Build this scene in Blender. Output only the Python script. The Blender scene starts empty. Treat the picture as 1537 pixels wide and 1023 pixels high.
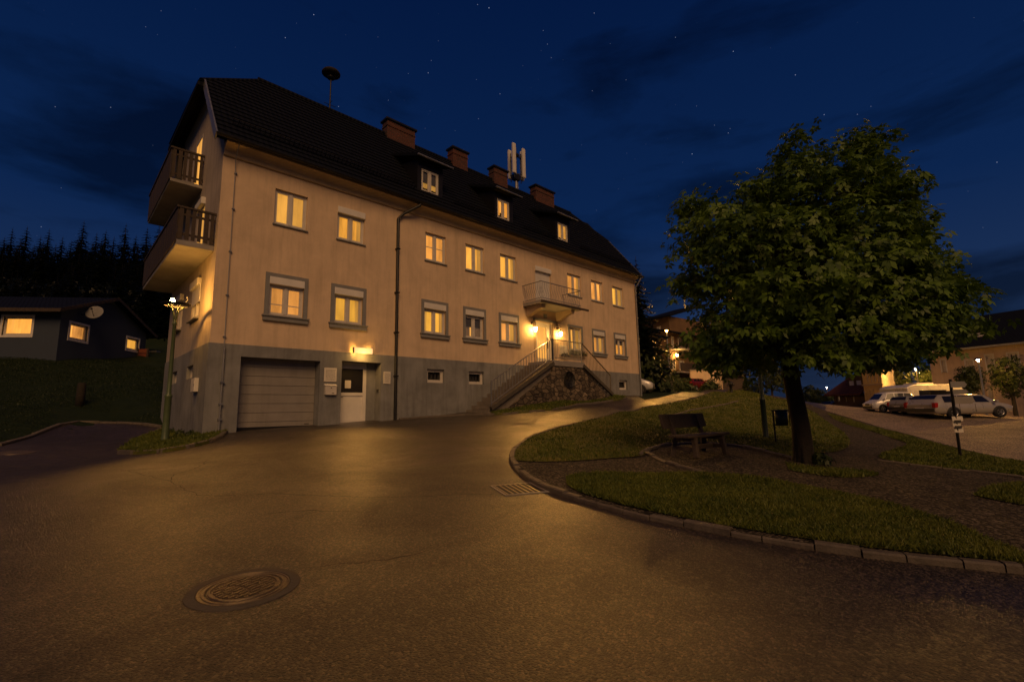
import bpy, bmesh, math, random
import numpy as np
from mathutils import Vector, Matrix
from mathutils.geometry import delaunay_2d_cdt
random.seed(7); rng = np.random.default_rng(7)
PI = math.pi
scene = bpy.context.scene
COL = scene.collection

# ------------------------------------------------------------------ camera frame (solved from the photograph)
YAW, PITCH, ROLL, FPX = math.radians(44.09916), math.radians(8.34271), math.radians(-1.11168), 713.68
CAM = np.array([-3.28442, -16.39424, 0.51397])
_f = np.array([math.sin(YAW)*math.cos(PITCH), math.cos(YAW)*math.cos(PITCH), math.sin(PITCH)])
_r = np.array([math.cos(YAW), -math.sin(YAW), 0.0]); _u = np.cross(_r, _f)
CR = _r*math.cos(ROLL) + _u*math.sin(ROLL); CU = np.cross(CR, _f); CF = _f
HF = np.array([math.sin(YAW), math.cos(YAW)])          # view direction on the ground
HR = np.array([math.cos(YAW), -math.sin(YAW)])
def ray(x, y): return CF + CR*(x-768.5)/FPX - CU*(y-511.5)/FPX
def at(x, y, dep): return CAM + dep*ray(x, y)          # a point at a known distance along the view axis
cam_d = bpy.data.cameras.new('camera'); cam = bpy.data.objects.new('camera', cam_d); COL.objects.link(cam)
cam.matrix_world = Matrix(((CR[0], CU[0], -CF[0], CAM[0]), (CR[1], CU[1], -CF[1], CAM[1]), (CR[2], CU[2], -CF[2], CAM[2]), (0, 0, 0, 1)))
cam_d.sensor_width = 36; cam_d.lens = 36*FPX/1537; cam_d.clip_end = 3000; cam_d.clip_start = 0.05
scene.camera = cam

# ------------------------------------------------------------------ terrain height
def dl(dep, lat):                                       # depth / lateral metres -> world x, y
    p = CAM[:2] + HF*dep + HR*lat
    return p
CP = [(0,0,0),(3.3,0,.14),(6.26,0,.26),(9.5,0,.48),(14,0,.85),(18.4,0,1.12),(23.9,0,1.35),(14,-1.6,.85),(0,7.4,.75),(-4,9,1.2),
      (9.5,-2.2,.36),(14,-3.2,.72),(18.4,-2.6,1.02)]
def cpx(x, y, dep):
    p = at(x, y, dep); CP.append((p[0], p[1], p[2]))
def cdl(dep, lat, z):
    p = dl(dep, lat); CP.append((p[0], p[1], z))
for q in [(0,0,-1.1),(4.5,-2.6,-.95),(4.6,5,-1.06),(8,-4.5,-.62),(3,-5,-.95),(-6,0,-1.3),(-6,8,-1.3),(-5,-8,-1.1),(8,0,-.78)]: cdl(*q)
for q in [(1208,697,10.5),(1045,680,11.3),(1150,658,16.5),(1165,668,14),(768,690,10.8),(870,637,17),(950,618,23),(1060,590,40),(1100,592,32),
          (1000,640,19),(1280,660,17),(1442,690,12.5),(1537,700,11.5),(1300,640,24),(1440,626,26),(1250,618,46),(1537,650,19),(1537,625,30),
          (247,665,13.6),(178,681,12.2),(60,651,16),(0,669,13),(130,634,19),(240,641,18.5),(120,600,20),(60,530,29),(180,532,34),(235,545,33),(0,600,19),
          (1180,602,36),(1090,584,44),(1050,588,48),(1040,591,56)]: cpx(*q)
for q in [(12,-22,.5),(30,-32,4.4),(45,-30,9),(45,-45,9.5),(75,-65,18),(75,-40,18),(70,-20,15),(55,-8,7),(60,8,3.5),(60,20,1.7),(55,36,-.2),(50,60,-.4),
          (25,40,-1.2),(10,25,-1.6),(80,30,-1.5),(-15,-20,-1.5),(-15,20,-2),(100,0,8),(100,60,-2),(100,-80,22),(20,-50,5),(0,-40,-1),(0,40,-2)]: cdl(*q)
CP = np.array(CP, float)
def _phi(d2): return np.where(d2 > 1e-9, 0.5*d2*np.log(np.maximum(d2, 1e-9)), 0)
def _tps(P, lam=0.6):
    n = len(P); X = P[:, :2]/10
    K = _phi(((X[:, None]-X[None])**2).sum(-1)) + lam*0.02*np.eye(n)
    A = np.zeros((n+3, n+3)); A[:n, :n] = K; A[:n, n] = 1; A[:n, n+1:] = X; A[n, :n] = 1; A[n+1:, :n] = X.T
    return X, np.linalg.solve(A, np.concatenate([P[:, 2], [0, 0, 0]]))
_TX, _TW = _tps(CP)
def G(x, y):
    x = np.atleast_1d(np.asarray(x, float)); y = np.atleast_1d(np.asarray(y, float))
    dx, dy = x-CAM[0], y-CAM[1]; d = np.hypot(dx, dy); k = np.minimum(1, 105/np.maximum(d, 1e-6))
    X = np.stack([CAM[0]+dx*k, CAM[1]+dy*k], -1)/10
    K = _phi(((X[:, None]-_TX[None])**2).sum(-1)); n = len(_TX)
    return K@_TW[:n] + _TW[n] + X@_TW[n+1:]
def g1(x, y): return float(G(x, y)[0])
_TS = np.concatenate([np.arange(1.5, 60, .04), np.arange(60, 200, .25)])
def gp(px, py, maxd=200):                               # where the sight line of a photo point meets the ground
    d = ray(px, py); P = CAM + _TS[:, None]*d
    h = P[:, 2]-G(P[:, 0], P[:, 1]); i = np.argmax(h < 0)
    if h[i] >= 0: return CAM + _TS[np.argmin(h/_TS)]*d   # grazes the crest
    t = _TS[i] if i == 0 else _TS[i-1] + (_TS[i]-_TS[i-1])*h[i-1]/(h[i-1]-h[i]+1e-9)
    return CAM + min(t, maxd)*d

# ------------------------------------------------------------------ materials
def new_mat(name):
    m = bpy.data.materials.new(name); m.use_nodes = True
    nt = m.node_tree; b = nt.nodes['Principled BSDF']
    return m, nt, b
def N(nt, t, **k):
    n = nt.nodes.new(t)
    for a, v in k.items():
        if a in n.inputs: n.inputs[a].default_value = v
        else: setattr(n, a, v)
    return n
def rgba(c): return (c[0], c[1], c[2], 1)
def ramp(nt, fac, stops):
    r = nt.nodes.new('ShaderNodeValToRGB'); el = r.color_ramp.elements
    while len(el) < len(stops): el.new(0.5)
    for e, (p, c) in zip(el, stops):
        e.position = p; e.color = rgba(c) if isinstance(c, (tuple, list)) else (c, c, c, 1)
    nt.links.new(fac, r.inputs['Fac']); return r
def coords(nt, scale=(1, 1, 1), rot=(0, 0, 0), world=True):
    g = nt.nodes.new('ShaderNodeNewGeometry') if world else nt.nodes.new('ShaderNodeTexCoord')
    mp = nt.nodes.new('ShaderNodeMapping'); mp.inputs['Scale'].default_value = scale; mp.inputs['Rotation'].default_value = rot
    nt.links.new(g.outputs['Position'] if world else g.outputs['Object'], mp.inputs['Vector']); return mp.outputs['Vector']
def M(name, col, rough=.75, var=.18, scale=3., bump=0., bscale=40., metal=0., spec=.5, stain=0., world=False, streak=0.):
    m, nt, b = new_mat(name); L = nt.links
    v = coords(nt, world=world)
    n = N(nt, 'ShaderNodeTexNoise', Scale=scale, Detail=6., Roughness=.6); L.new(v, n.inputs['Vector'])
    lo = tuple(max(0, c*(1-var)) for c in col); hi = tuple(min(1, c*(1+var)) for c in col)
    r = ramp(nt, n.outputs['Fac'], [(.3, lo), (.7, hi)])
    out = r.outputs['Color']
    if stain:
        n2 = N(nt, 'ShaderNodeTexNoise', Scale=.7, Detail=8., Roughness=.7, Distortion=.6); L.new(v, n2.inputs['Vector'])
        r2 = ramp(nt, n2.outputs['Fac'], [(.35, 1-stain), (.6, 1.0)])
        mx = N(nt, 'ShaderNodeMix', data_type='RGBA', blend_type='MULTIPLY'); mx.inputs[0].default_value = 1
        L.new(out, mx.inputs[6]); L.new(r2.outputs['Color'], mx.inputs[7]); out = mx.outputs[2]
    if streak:
        v2 = coords(nt, scale=(2.6, 2.6, .22), world=world); n4 = N(nt, 'ShaderNodeTexNoise', Scale=1.6, Detail=9., Roughness=.72); L.new(v2, n4.inputs['Vector'])
        r4 = ramp(nt, n4.outputs['Fac'], [(.34, 1-streak), (.52, 1.0), (.75, 1.04)]); mx = N(nt, 'ShaderNodeMix', data_type='RGBA', blend_type='MULTIPLY'); mx.inputs[0].default_value = 1
        L.new(out, mx.inputs[6]); L.new(r4.outputs['Color'], mx.inputs[7]); out = mx.outputs[2]
    L.new(out, b.inputs['Base Color']); b.inputs['Roughness'].default_value = rough; b.inputs['Metallic'].default_value = metal
    b.inputs['Specular IOR Level'].default_value = spec
    rr = ramp(nt, n.outputs['Fac'], [(.2, max(0, rough-.1)), (.8, min(1, rough+.1))]); L.new(rr.outputs['Color'], b.inputs['Roughness'])
    if bump:
        n3 = N(nt, 'ShaderNodeTexNoise', Scale=bscale, Detail=5., Roughness=.65); L.new(v, n3.inputs['Vector'])
        bp = N(nt, 'ShaderNodeBump', Strength=bump, Distance=.02); L.new(n3.outputs['Fac'], bp.inputs['Height']); L.new(bp.outputs['Normal'], b.inputs['Normal'])
    return m
def EM(name, col, s):
    m, nt, b = new_mat(name); b.inputs['Base Color'].default_value = rgba(tuple(c*.5 for c in col))
    b.inputs['Emission Color'].default_value = rgba(col); b.inputs['Emission Strength'].default_value = s; return m

def asphalt(name, base, r0, r1):
    m, nt, b = new_mat(name); L = nt.links; v = coords(nt)
    big = N(nt, 'ShaderNodeTexNoise', Scale=.35, Detail=5., Roughness=.62, Distortion=.8); L.new(v, big.inputs['Vector'])
    fine = N(nt, 'ShaderNodeTexNoise', Scale=70., Detail=4., Roughness=.7); L.new(v, fine.inputs['Vector'])
    vor = N(nt, 'ShaderNodeTexVoronoi', Scale=52.); L.new(v, vor.inputs['Vector'])
    mid = N(nt, 'ShaderNodeTexNoise', Scale=7., Detail=8., Roughness=.75); L.new(v, mid.inputs['Vector'])
    rc = ramp(nt, vor.outputs['Color'], [(.15, tuple(c*.15 for c in base)), (.6, base), (.92, tuple(c*3.8 for c in base))])
    rb = ramp(nt, big.outputs['Fac'], [(.3, .72), (.55, 1.), (.75, 1.25)])
    mx = N(nt, 'ShaderNodeMix', data_type='RGBA', blend_type='MULTIPLY'); mx.inputs[0].default_value = 1
    L.new(rc.outputs['Color'], mx.inputs[6]); L.new(rb.outputs['Color'], mx.inputs[7])
    rm = ramp(nt, mid.outputs['Fac'], [(.35, .8), (.65, 1.1)])
    mx2 = N(nt, 'ShaderNodeMix', data_type='RGBA', blend_type='MULTIPLY'); mx2.inputs[0].default_value = 1
    L.new(mx.outputs[2], mx2.inputs[6]); L.new(rm.outputs['Color'], mx2.inputs[7]); L.new(mx2.outputs[2], b.inputs['Base Color'])
    rr = ramp(nt, big.outputs['Fac'], [(.32, r1), (.62, r0)]); L.new(rr.outputs['Color'], b.inputs['Roughness'])
    add = N(nt, 'ShaderNodeMath', operation='MULTIPLY_ADD'); L.new(vor.outputs['Distance'], add.inputs[0]); add.inputs[1].default_value = -.8
    L.new(fine.outputs['Fac'], add.inputs[2])
    bp = N(nt, 'ShaderNodeBump', Strength=.85, Distance=.011); L.new(add.outputs[0], bp.inputs['Height'])
    L.new(bp.outputs['Normal'], b.inputs['Normal']); b.inputs['Specular IOR Level'].default_value = .55
    return m
def grass_mat(name, a, c, sc=1.3):
    m, nt, b = new_mat(name); L = nt.links; v = coords(nt)
    n = N(nt, 'ShaderNodeTexNoise', Scale=sc, Detail=9., Roughness=.75, Distortion=.7); L.new(v, n.inputs['Vector'])
    n2 = N(nt, 'ShaderNodeTexNoise', Scale=24., Detail=6., Roughness=.75); L.new(v, n2.inputs['Vector'])
    md = N(nt, 'ShaderNodeMath', operation='MULTIPLY_ADD'); L.new(n2.outputs['Fac'], md.inputs[0]); md.inputs[1].default_value = .6
    L.new(n.outputs['Fac'], md.inputs[2])
    r = ramp(nt, md.outputs[0], [(.55, a), (.8, c), (1., (c[0]*1.5, c[1]*1.05, c[2]*.8))]); L.new(r.outputs['Color'], b.inputs['Base Color'])
    bp = N(nt, 'ShaderNodeBump', Strength=.9, Distance=.05); L.new(n2.outputs['Fac'], bp.inputs['Height']); L.new(bp.outputs['Normal'], b.inputs['Normal'])
    b.inputs['Roughness'].default_value = .85; b.inputs['Specular IOR Level'].default_value = .2
    return m
def gravel_mat(name, base):
    m, nt, b = new_mat(name); L = nt.links; v = coords(nt)
    vor = N(nt, 'ShaderNodeTexVoronoi', Scale=30.); L.new(v, vor.inputs['Vector'])
    n = N(nt, 'ShaderNodeTexNoise', Scale=1.1, Detail=8., Roughness=.7); L.new(v, n.inputs['Vector'])
    rc = ramp(nt, vor.outputs['Color'], [(.15, tuple(c*.25 for c in base)), (.6, base), (.95, tuple(c*3. for c in base))])
    rn = ramp(nt, n.outputs['Fac'], [(.3, .65), (.7, 1.25)])
    mx = N(nt, 'ShaderNodeMix', data_type='RGBA', blend_type='MULTIPLY'); mx.inputs[0].default_value = 1
    L.new(rc.outputs['Color'], mx.inputs[6]); L.new(rn.outputs['Color'], mx.inputs[7]); L.new(mx.outputs[2], b.inputs['Base Color'])
    bp = N(nt, 'ShaderNodeBump', Strength=1., Distance=.03, invert=True); L.new(vor.outputs['Distance'], bp.inputs['Height']); L.new(bp.outputs['Normal'], b.inputs['Normal'])
    b.inputs['Roughness'].default_value = .9; b.inputs['Specular IOR Level'].default_value = .2
    return m
def brick_mat(name, a, c, mortar, sx=(1, 1, 1), rot=(PI/2, 0, 0), w=.25, h=.075):
    m, nt, b = new_mat(name); L = nt.links; v = coords(nt, rot=rot)
    br = N(nt, 'ShaderNodeTexBrick', Scale=1.); br.inputs['Brick Width'].default_value = w; br.inputs['Row Height'].default_value = h; br.inputs['Mortar Size'].default_value = .012
    br.inputs['Color1'].default_value = rgba(a); br.inputs['Color2'].default_value = rgba(c); br.inputs['Mortar'].default_value = rgba(mortar)
    L.new(v, br.inputs['Vector']); L.new(br.outputs['Color'], b.inputs['Base Color']); b.inputs['Roughness'].default_value = .85
    bp = N(nt, 'ShaderNodeBump', Strength=.6, Distance=.02, invert=True); L.new(br.outputs['Fac'], bp.inputs['Height']); L.new(bp.outputs['Normal'], b.inputs['Normal'])
    return m
def rubble_mat(name):
    m, nt, b = new_mat(name); L = nt.links; v = coords(nt, scale=(1, 1, 1.5))
    nz = N(nt, 'ShaderNodeTexNoise', Scale=3.); L.new(v, nz.inputs['Vector'])
    mxv = N(nt, 'ShaderNodeMix', data_type='RGBA', blend_type='LINEAR_LIGHT'); mxv.inputs[0].default_value = .12
    L.new(v, mxv.inputs[6]); L.new(nz.outputs['Color'], mxv.inputs[7])
    vc = N(nt, 'ShaderNodeTexVoronoi', Scale=3.4); L.new(mxv.outputs[2], vc.inputs['Vector'])
    ve = N(nt, 'ShaderNodeTexVoronoi', Scale=3.4, feature='DISTANCE_TO_EDGE'); L.new(mxv.outputs[2], ve.inputs['Vector'])
    rc = ramp(nt, vc.outputs['Color'], [(.1, (.05, .035, .024)), (.5, (.12, .09, .06)), (.9, (.24, .18, .12))])
    re = ramp(nt, ve.outputs['Distance'], [(.01, .25), (.06, 1.)])
    mx = N(nt, 'ShaderNodeMix', data_type='RGBA', blend_type='MULTIPLY'); mx.inputs[0].default_value = 1
    L.new(rc.outputs['Color'], mx.inputs[6]); L.new(re.outputs['Color'], mx.inputs[7]); L.new(mx.outputs[2], b.inputs['Base Color'])
    rh = ramp(nt, ve.outputs['Distance'], [(.0, 0.), (.12, 1.)])
    bp = N(nt, 'ShaderNodeBump', Strength=1., Distance=.06); L.new(rh.outputs['Color'], bp.inputs['Height']); L.new(bp.outputs['Normal'], b.inputs['Normal'])
    b.inputs['Roughness'].default_value = .85
    return m
def tile_mat(name, base, w=.3):
    m, nt, b = new_mat(name); L = nt.links; v = coords(nt)
    wv = N(nt, 'ShaderNodeTexWave', Scale=1/(w*6.2832)*6.2832/2., wave_type='BANDS', bands_direction='X', Distortion=.4); L.new(v, wv.inputs['Vector'])
    n = N(nt, 'ShaderNodeTexNoise', Scale=5., Detail=6.); L.new(v, n.inputs['Vector'])
    r = ramp(nt, n.outputs['Fac'], [(.3, tuple(c*.6 for c in base)), (.7, tuple(c*1.4 for c in base))]); L.new(r.outputs['Color'], b.inputs['Base Color'])
    bp = N(nt, 'ShaderNodeBump', Strength=.7, Distance=.04); L.new(wv.outputs['Fac'], bp.inputs['Height']); L.new(bp.outputs['Normal'], b.inputs['Normal'])
    b.inputs['Roughness'].default_value = .8; b.inputs['Specular IOR Level'].default_value = .2
    return m
def lit_mat(name, col, s, contrast=.35, scale=1.6):
    m, nt, b = new_mat(name); L = nt.links; v = coords(nt, scale=(1.6, 1.6, .55))
    n = N(nt, 'ShaderNodeTexNoise', Scale=scale, Detail=3., Roughness=.5); L.new(v, n.inputs['Vector'])
    r = ramp(nt, n.outputs['Fac'], [(.3, tuple(c*(1-contrast) for c in col)), (.7, col)])
    b.inputs['Base Color'].default_value = (.35, .25, .15, 1); L.new(r.outputs['Color'], b.inputs['Emission Color']); b.inputs['Emission Strength'].default_value = s
    b.inputs['Roughness'].default_value = .9
    return m
def glass_mat():
    m = bpy.data.materials.new('window_glass'); m.use_nodes = True; nt = m.node_tree; nt.nodes.clear()
    o = nt.nodes.new('ShaderNodeOutputMaterial'); t = nt.nodes.new('ShaderNodeBsdfTransparent'); g = N(nt, 'ShaderNodeBsdfGlossy', Roughness=.03)
    fr = N(nt, 'ShaderNodeFresnel', IOR=1.45); mx = nt.nodes.new('ShaderNodeMixShader')
    nt.links.new(fr.outputs[0], mx.inputs[0]); nt.links.new(t.outputs[0], mx.inputs[1]); nt.links.new(g.outputs[0], mx.inputs[2]); nt.links.new(mx.outputs[0], o.inputs[0])
    return m
def leaf_mat(name, a, c):
    m, nt, b = new_mat(name); L = nt.links; v = coords(nt)
    n = N(nt, 'ShaderNodeTexNoise', Scale=2.2, Detail=4.); L.new(v, n.inputs['Vector'])
    wn = N(nt, 'ShaderNodeTexWhiteNoise'); g = nt.nodes.new('ShaderNodeNewGeometry'); L.new(g.outputs['Random Per Island'], wn.inputs['Vector'])
    ad = N(nt, 'ShaderNodeMath', operation='MULTIPLY_ADD'); L.new(g.outputs['Random Per Island'], ad.inputs[0]); ad.inputs[1].default_value = .5; L.new(n.outputs['Fac'], ad.inputs[2])
    r = ramp(nt, ad.outputs[0], [(.4, a), (1., c)]); L.new(r.outputs['Color'], b.inputs['Base Color'])
    b.inputs['Roughness'].default_value = .5; b.inputs['Specular IOR Level'].default_value = .35
    tr = nt.nodes.new('ShaderNodeBsdfTranslucent'); L.new(r.outputs['Color'], tr.inputs['Color'])
    mx = N(nt, 'ShaderNodeMixShader'); mx.inputs[0].default_value = .28; out = nt.nodes['Material Output']
    L.new(b.outputs[0], mx.inputs[1]); L.new(tr.outputs[0], mx.inputs[2]); L.new(mx.outputs[0], out.inputs[0])
    return m
WARM = (1., .47, .085)
MT = dict(
 asphalt=asphalt('asphalt', (.040, .030, .021), .35, .58), asphalt2=asphalt('asphalt_worn_bright', (.22, .165, .11), .62, .8),  # second asphalt: worn pale, with the street's lamplight partly put into its colour
 crack=M('crack_tar', (.012, .011, .010), .8), soil=grass_mat('meadow_turf', (.006, .012, .004), (.014, .026, .007)),
 lawn=grass_mat('lawn_turf', (.036, .050, .010), (.110, .115, .022)), gravel=gravel_mat('gravel', (.058, .047, .035)),
 blade_dark=leaf_mat('meadow_blade', (.010, .022, .006), (.026, .045, .010)), blade=leaf_mat('grass_blade', (.045, .075, .010), (.155, .175, .026)),
 kerb=M('granite_kerb', (.11, .09, .07), .7, .35, 6., .5, 30., world=True),
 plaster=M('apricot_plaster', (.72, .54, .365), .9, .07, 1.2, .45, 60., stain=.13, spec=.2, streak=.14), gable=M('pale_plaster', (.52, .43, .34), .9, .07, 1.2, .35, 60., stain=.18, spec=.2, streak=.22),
 plinth=M('grey_plinth', (.265, .265, .26), .9, .10, 1.5, .5, 50., stain=.28, spec=.2, streak=.25), greytrim=M('grey_trim', (.22, .215, .21), .85, .12, 3., .2),
 cornice=M('cornice_plaster', (.46, .34, .22), .9, .08, 2., .2, stain=.15), white=M('white_paint', (.72, .68, .62), .45, .06, 3.), frame=M('window_frame_white', (.62, .57, .50), .5, .08, 4.),
 tiles=tile_mat('dark_roof_tiles', (.0026, .0042, .009)), darkmetal=M('dark_metal', (.018, .017, .017), .45, .3, 8., metal=.3), zinc=M('zinc', (.30, .30, .31), .45, .15, 5., metal=.7),
 brick=brick_mat('chimney_brick', (.15, .042, .024), (.09, .027, .017), (.055, .042, .035)), rubble=rubble_mat('rubble_stone'), step=M('stone_step', (.20, .17, .14), .85, .25, 4., .5, 30.),
 concrete_worn=M('worn_concrete', (.075, .062, .047), .8, .3, 6., .5, 40.), concrete=M('concrete', (.33, .30, .27), .85, .15, 2., .3, 40., stain=.25), wood=M('old_wood', (.085, .060, .040), .7, .35, 9., .5, 25.), wooddark=M('balcony_wood', (.050, .033, .022), .75, .4, 7., .4, 25.),
 garage=M('garage_door_grey', (.27, .245, .215), .5, .08, 2.5, .12, 30., streak=.15), iron=M('cast_iron', (.14, .105, .07), .42, .3, 10., .3, 40., metal=.5),
 green=M('green_paint', (.085, .115, .05), .4, .15, 5.), darkgreen=M('dark_green_paint', (.012, .025, .014), .45, .2, 5.), bark=M('bark', (.020, .015, .011), .95, .45, 8., 1., 18.),
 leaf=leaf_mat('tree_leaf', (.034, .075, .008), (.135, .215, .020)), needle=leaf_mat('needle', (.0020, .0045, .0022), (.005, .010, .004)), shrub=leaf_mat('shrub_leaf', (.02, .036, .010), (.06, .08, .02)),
 glass=glass_mat(), darkglass=M('dark_glass', (.012, .010, .008), .5, .2, 2.), paper=M('paper', (.70, .64, .54), .8, .06), ink=M('ink', (.05, .045, .04), .8),
 w_hi=lit_mat('lamplit_curtain_bright', (1., .46, .085), 1.05, .28), w_mid=lit_mat('lamplit_curtain', (1., .43, .07), .9, .32), w_lo=lit_mat('lamplit_curtain_dim', (.62, .30, .05), .8, .45), w_faint=lit_mat('faint_glow_curtain', (.16, .09, .045), .7, .6),  # last curtain: a faint glow is added to windows that are otherwise dark
 bulb=EM('lamp_bulb', (1., .46, .08), 950.), lantern=EM('lantern_glass', (1., .54, .13), 180.), lamphead=EM('sodium_lamp', (1., .48, .09), 3600.), tube=EM('tube_lamp', (1., .50, .09), 75.), diffuser=EM('diffuser', (1., .68, .32), .75),
 sheet=M('bungalow_plaster', (.042, .056, .085), .9, .1, 1.5, .3), rust=M('rust_red_paint', (.20, .05, .03), .8, .2, 4.),
)
def paint(name, c, rough=.3):
    m = M(name, c, rough, .05, 2., metal=.25); m.node_tree.nodes['Principled BSDF'].inputs['Coat Weight'].default_value = .5; return m

# ------------------------------------------------------------------ mesh builder and tags
def tag(o, label=None, cat=None, group=None, kind=None):
    if label: o['label'] = label
    if cat: o['category'] = cat
    if group: o['group'] = group
    if kind: o['kind'] = kind
    return o
def thing(name, label, cat, loc=(0, 0, 0), rz=0, group=None):
    o = bpy.data.objects.new(name, None); COL.objects.link(o); o.location = tuple(float(c) for c in loc); o.rotation_euler = (0, 0, rz); o.empty_display_size = .2
    return tag(o, label, cat, group)
def base_of(o):
    p = np.zeros(3)
    while o is not None: p = p + np.array(o.location); o = o.parent
    return p
class MB:
    def __init__(s): s.v = []; s.f = []; s.s = []
    def add(s, vs, fs, smooth=False):
        n = len(s.v); s.v += [tuple(map(float, p)) for p in vs]; s.f += [tuple(i+n for i in f) for f in fs]; s.s += [smooth]*len(fs); return s
    def box(s, x0, x1, y0, y1, z0, z1):
        return s.add([(x0,y0,z0),(x1,y0,z0),(x1,y1,z0),(x0,y1,z0),(x0,y0,z1),(x1,y0,z1),(x1,y1,z1),(x0,y1,z1)], [(0,3,2,1),(4,5,6,7),(0,1,5,4),(1,2,6,5),(2,3,7,6),(3,0,4,7)])
    def obox(s, c, half, ax=(1, 0, 0), up=(0, 0, 1)):
        ax = np.array(ax, float); ax /= np.linalg.norm(ax); up = np.array(up, float); up = up-ax*(up@ax); up /= np.linalg.norm(up); sd = np.cross(up, ax); c = np.array(c, float)
        P = [c+ax*half[0]*a+sd*half[1]*b+up*half[2]*d for d in (-1, 1) for a, b in ((-1, -1), (1, -1), (1, 1), (-1, 1))]
        return s.add(P, [(0,3,2,1),(4,5,6,7),(0,1,5,4),(1,2,6,5),(2,3,7,6),(3,0,4,7)])
    def bar(s, a, b, w, h=None, up=(0, 0, 1)):
        a = np.array(a, float); b = np.array(b, float); d = b-a
        if abs(d[2]) > .98*np.linalg.norm(d): up = (0, 1, 0)
        return s.obox((a+b)/2, (np.linalg.norm(d)/2, w/2, (h or w)/2), d, up)
    def quad(s, *p): return s.add(p, [tuple(range(len(p)))])
    def tube(s, pts, r, n=10, caps=True, smooth=True):
        pts = [np.array(p, float) for p in pts]; rs = r if hasattr(r, '__len__') else [r]*len(pts); V = []; F = []
        ref = None
        for i, p in enumerate(pts):
            t = pts[min(i+1, len(pts)-1)]-pts[max(i-1, 0)]; t /= np.linalg.norm(t)+1e-9
            if ref is None: ref = np.array([1., 0, 0]) if abs(t[0]) < .8 else np.array([0, 1., 0])
            a = ref-t*(ref@t); a /= np.linalg.norm(a)+1e-9; b = np.cross(t, a); ref = a
            V += [p+rs[i]*(a*math.cos(2*PI*k/n)+b*math.sin(2*PI*k/n)) for k in range(n)]
        for i in range(len(pts)-1):
            for k in range(n): F.append((i*n+k, i*n+(k+1) % n, (i+1)*n+(k+1) % n, (i+1)*n+k))
        s.add(V, F, smooth)
        if caps: s.add(V[:n], [tuple(range(n-1, -1, -1))]); s.add(V[-n:], [tuple(range(n))])
        return s
    def lathe(s, c, prof, n=24, axis=(0, 0, 1), smooth=True):
        ax = np.array(axis, float); ax /= np.linalg.norm(ax); ref = np.array([1., 0, 0]) if abs(ax[0]) < .8 else np.array([0, 1., 0]); a = ref-ax*(ref@ax); a /= np.linalg.norm(a); b = np.cross(ax, a); c = np.array(c, float)
        V = [c+ax*h+max(r, 1e-4)*(a*math.cos(2*PI*k/n)+b*math.sin(2*PI*k/n)) for r, h in prof for k in range(n)]
        F = [(i*n+k, i*n+(k+1) % n, (i+1)*n+(k+1) % n, (i+1)*n+k) for i in range(len(prof)-1) for k in range(n)]
        return s.add(V, F, smooth)
    def ball(s, c, r, n=10, m=6, sq=(1, 1, 1)):
        V = [(c[0]+sq[0]*r*math.sin(PI*i/m)*math.cos(2*PI*k/n), c[1]+sq[1]*r*math.sin(PI*i/m)*math.sin(2*PI*k/n), c[2]+sq[2]*r*math.cos(PI*i/m)) for i in range(m+1) for k in range(n)]
        F = [(i*n+k, (i+1)*n+k, (i+1)*n+(k+1) % n, i*n+(k+1) % n) for i in range(m) for k in range(n)]
        return s.add(V, F, True)
    def prism(s, poly, axis, a0, a1):                   # poly in the two other axes, extruded along axis
        def P(q, t): return [(t, q[0], q[1]), (q[0], t, q[1]), (q[0], q[1], t)][axis]
        n = len(poly); V = [P(q, a0) for q in poly]+[P(q, a1) for q in poly]
        return s.add(V, [tuple(range(n-1, -1, -1)), tuple(range(n, 2*n))]+[(i, (i+1) % n, n+(i+1) % n, n+i) for i in range(n)])
    def fill(s, outer, holes=(), to3=lambda u, v: (u, v, 0)):   # flat polygon with holes
        vs = []; es = []
        for lp in [outer]+list(holes):
            n0 = len(vs); vs += [Vector(p) for p in lp]; es += [(n0+i, n0+(i+1) % len(lp)) for i in range(len(lp))]
        r = delaunay_2d_cdt(vs, es, [], 0, 1e-6); V = [(p.x, p.y) for p in r[0]]
        F = []
        for t in r[2]:
            c = (sum(V[i][0] for i in t)/3, sum(V[i][1] for i in t)/3)
            if inside(c, outer) and not any(inside(c, h) for h in holes): F.append(t)
        return s.add([to3(*p) for p in V], F)
    def build(s, name, mat, parent=None, local=False, loc=None, bevel=0, recalc=True):
        me = bpy.data.meshes.new(name); off = np.zeros(3)
        if parent is not None and not local: off = base_of(parent)
        if parent is None and loc is not None: off = np.array(loc, float)
        V = np.array(s.v, float)-off
        me.from_pydata(V.tolist(), [], s.f); me.polygons.foreach_set('use_smooth', s.s)
        if recalc:
            bm = bmesh.new(); bm.from_mesh(me); bmesh.ops.recalc_face_normals(bm, faces=bm.faces); bm.to_mesh(me); bm.free()
        me.materials.append(MT[mat] if isinstance(mat, str) else mat)
        o = bpy.data.objects.new(name, me); COL.objects.link(o)
        if parent is not None: o.parent = parent
        elif loc is not None: o.location = tuple(float(c) for c in loc)
        if bevel:
            b = o.modifiers.new('bevel', 'BEVEL'); b.width = bevel; b.segments = 2; b.limit_method = 'ANGLE'
        return o
def inside(p, poly):
    x, y = p; c = False; j = len(poly)-1
    for i in range(len(poly)):
        xi, yi = poly[i]; xj, yj = poly[j]
        if (yi > y) != (yj > y) and x < (xj-xi)*(y-yi)/(yj-yi+1e-15)+xi: c = not c
        j = i
    return c
def inside_np(P, poly):
    x, y = P[:, 0], P[:, 1]; c = np.zeros(len(P), bool); j = len(poly)-1
    for i in range(len(poly)):
        xi, yi = poly[i][:2]; xj, yj = poly[j][:2]
        c ^= ((yi > y) != (yj > y)) & (x < (xj-xi)*(y-yi)/(yj-yi+1e-15)+xi); j = i
    return c
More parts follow.
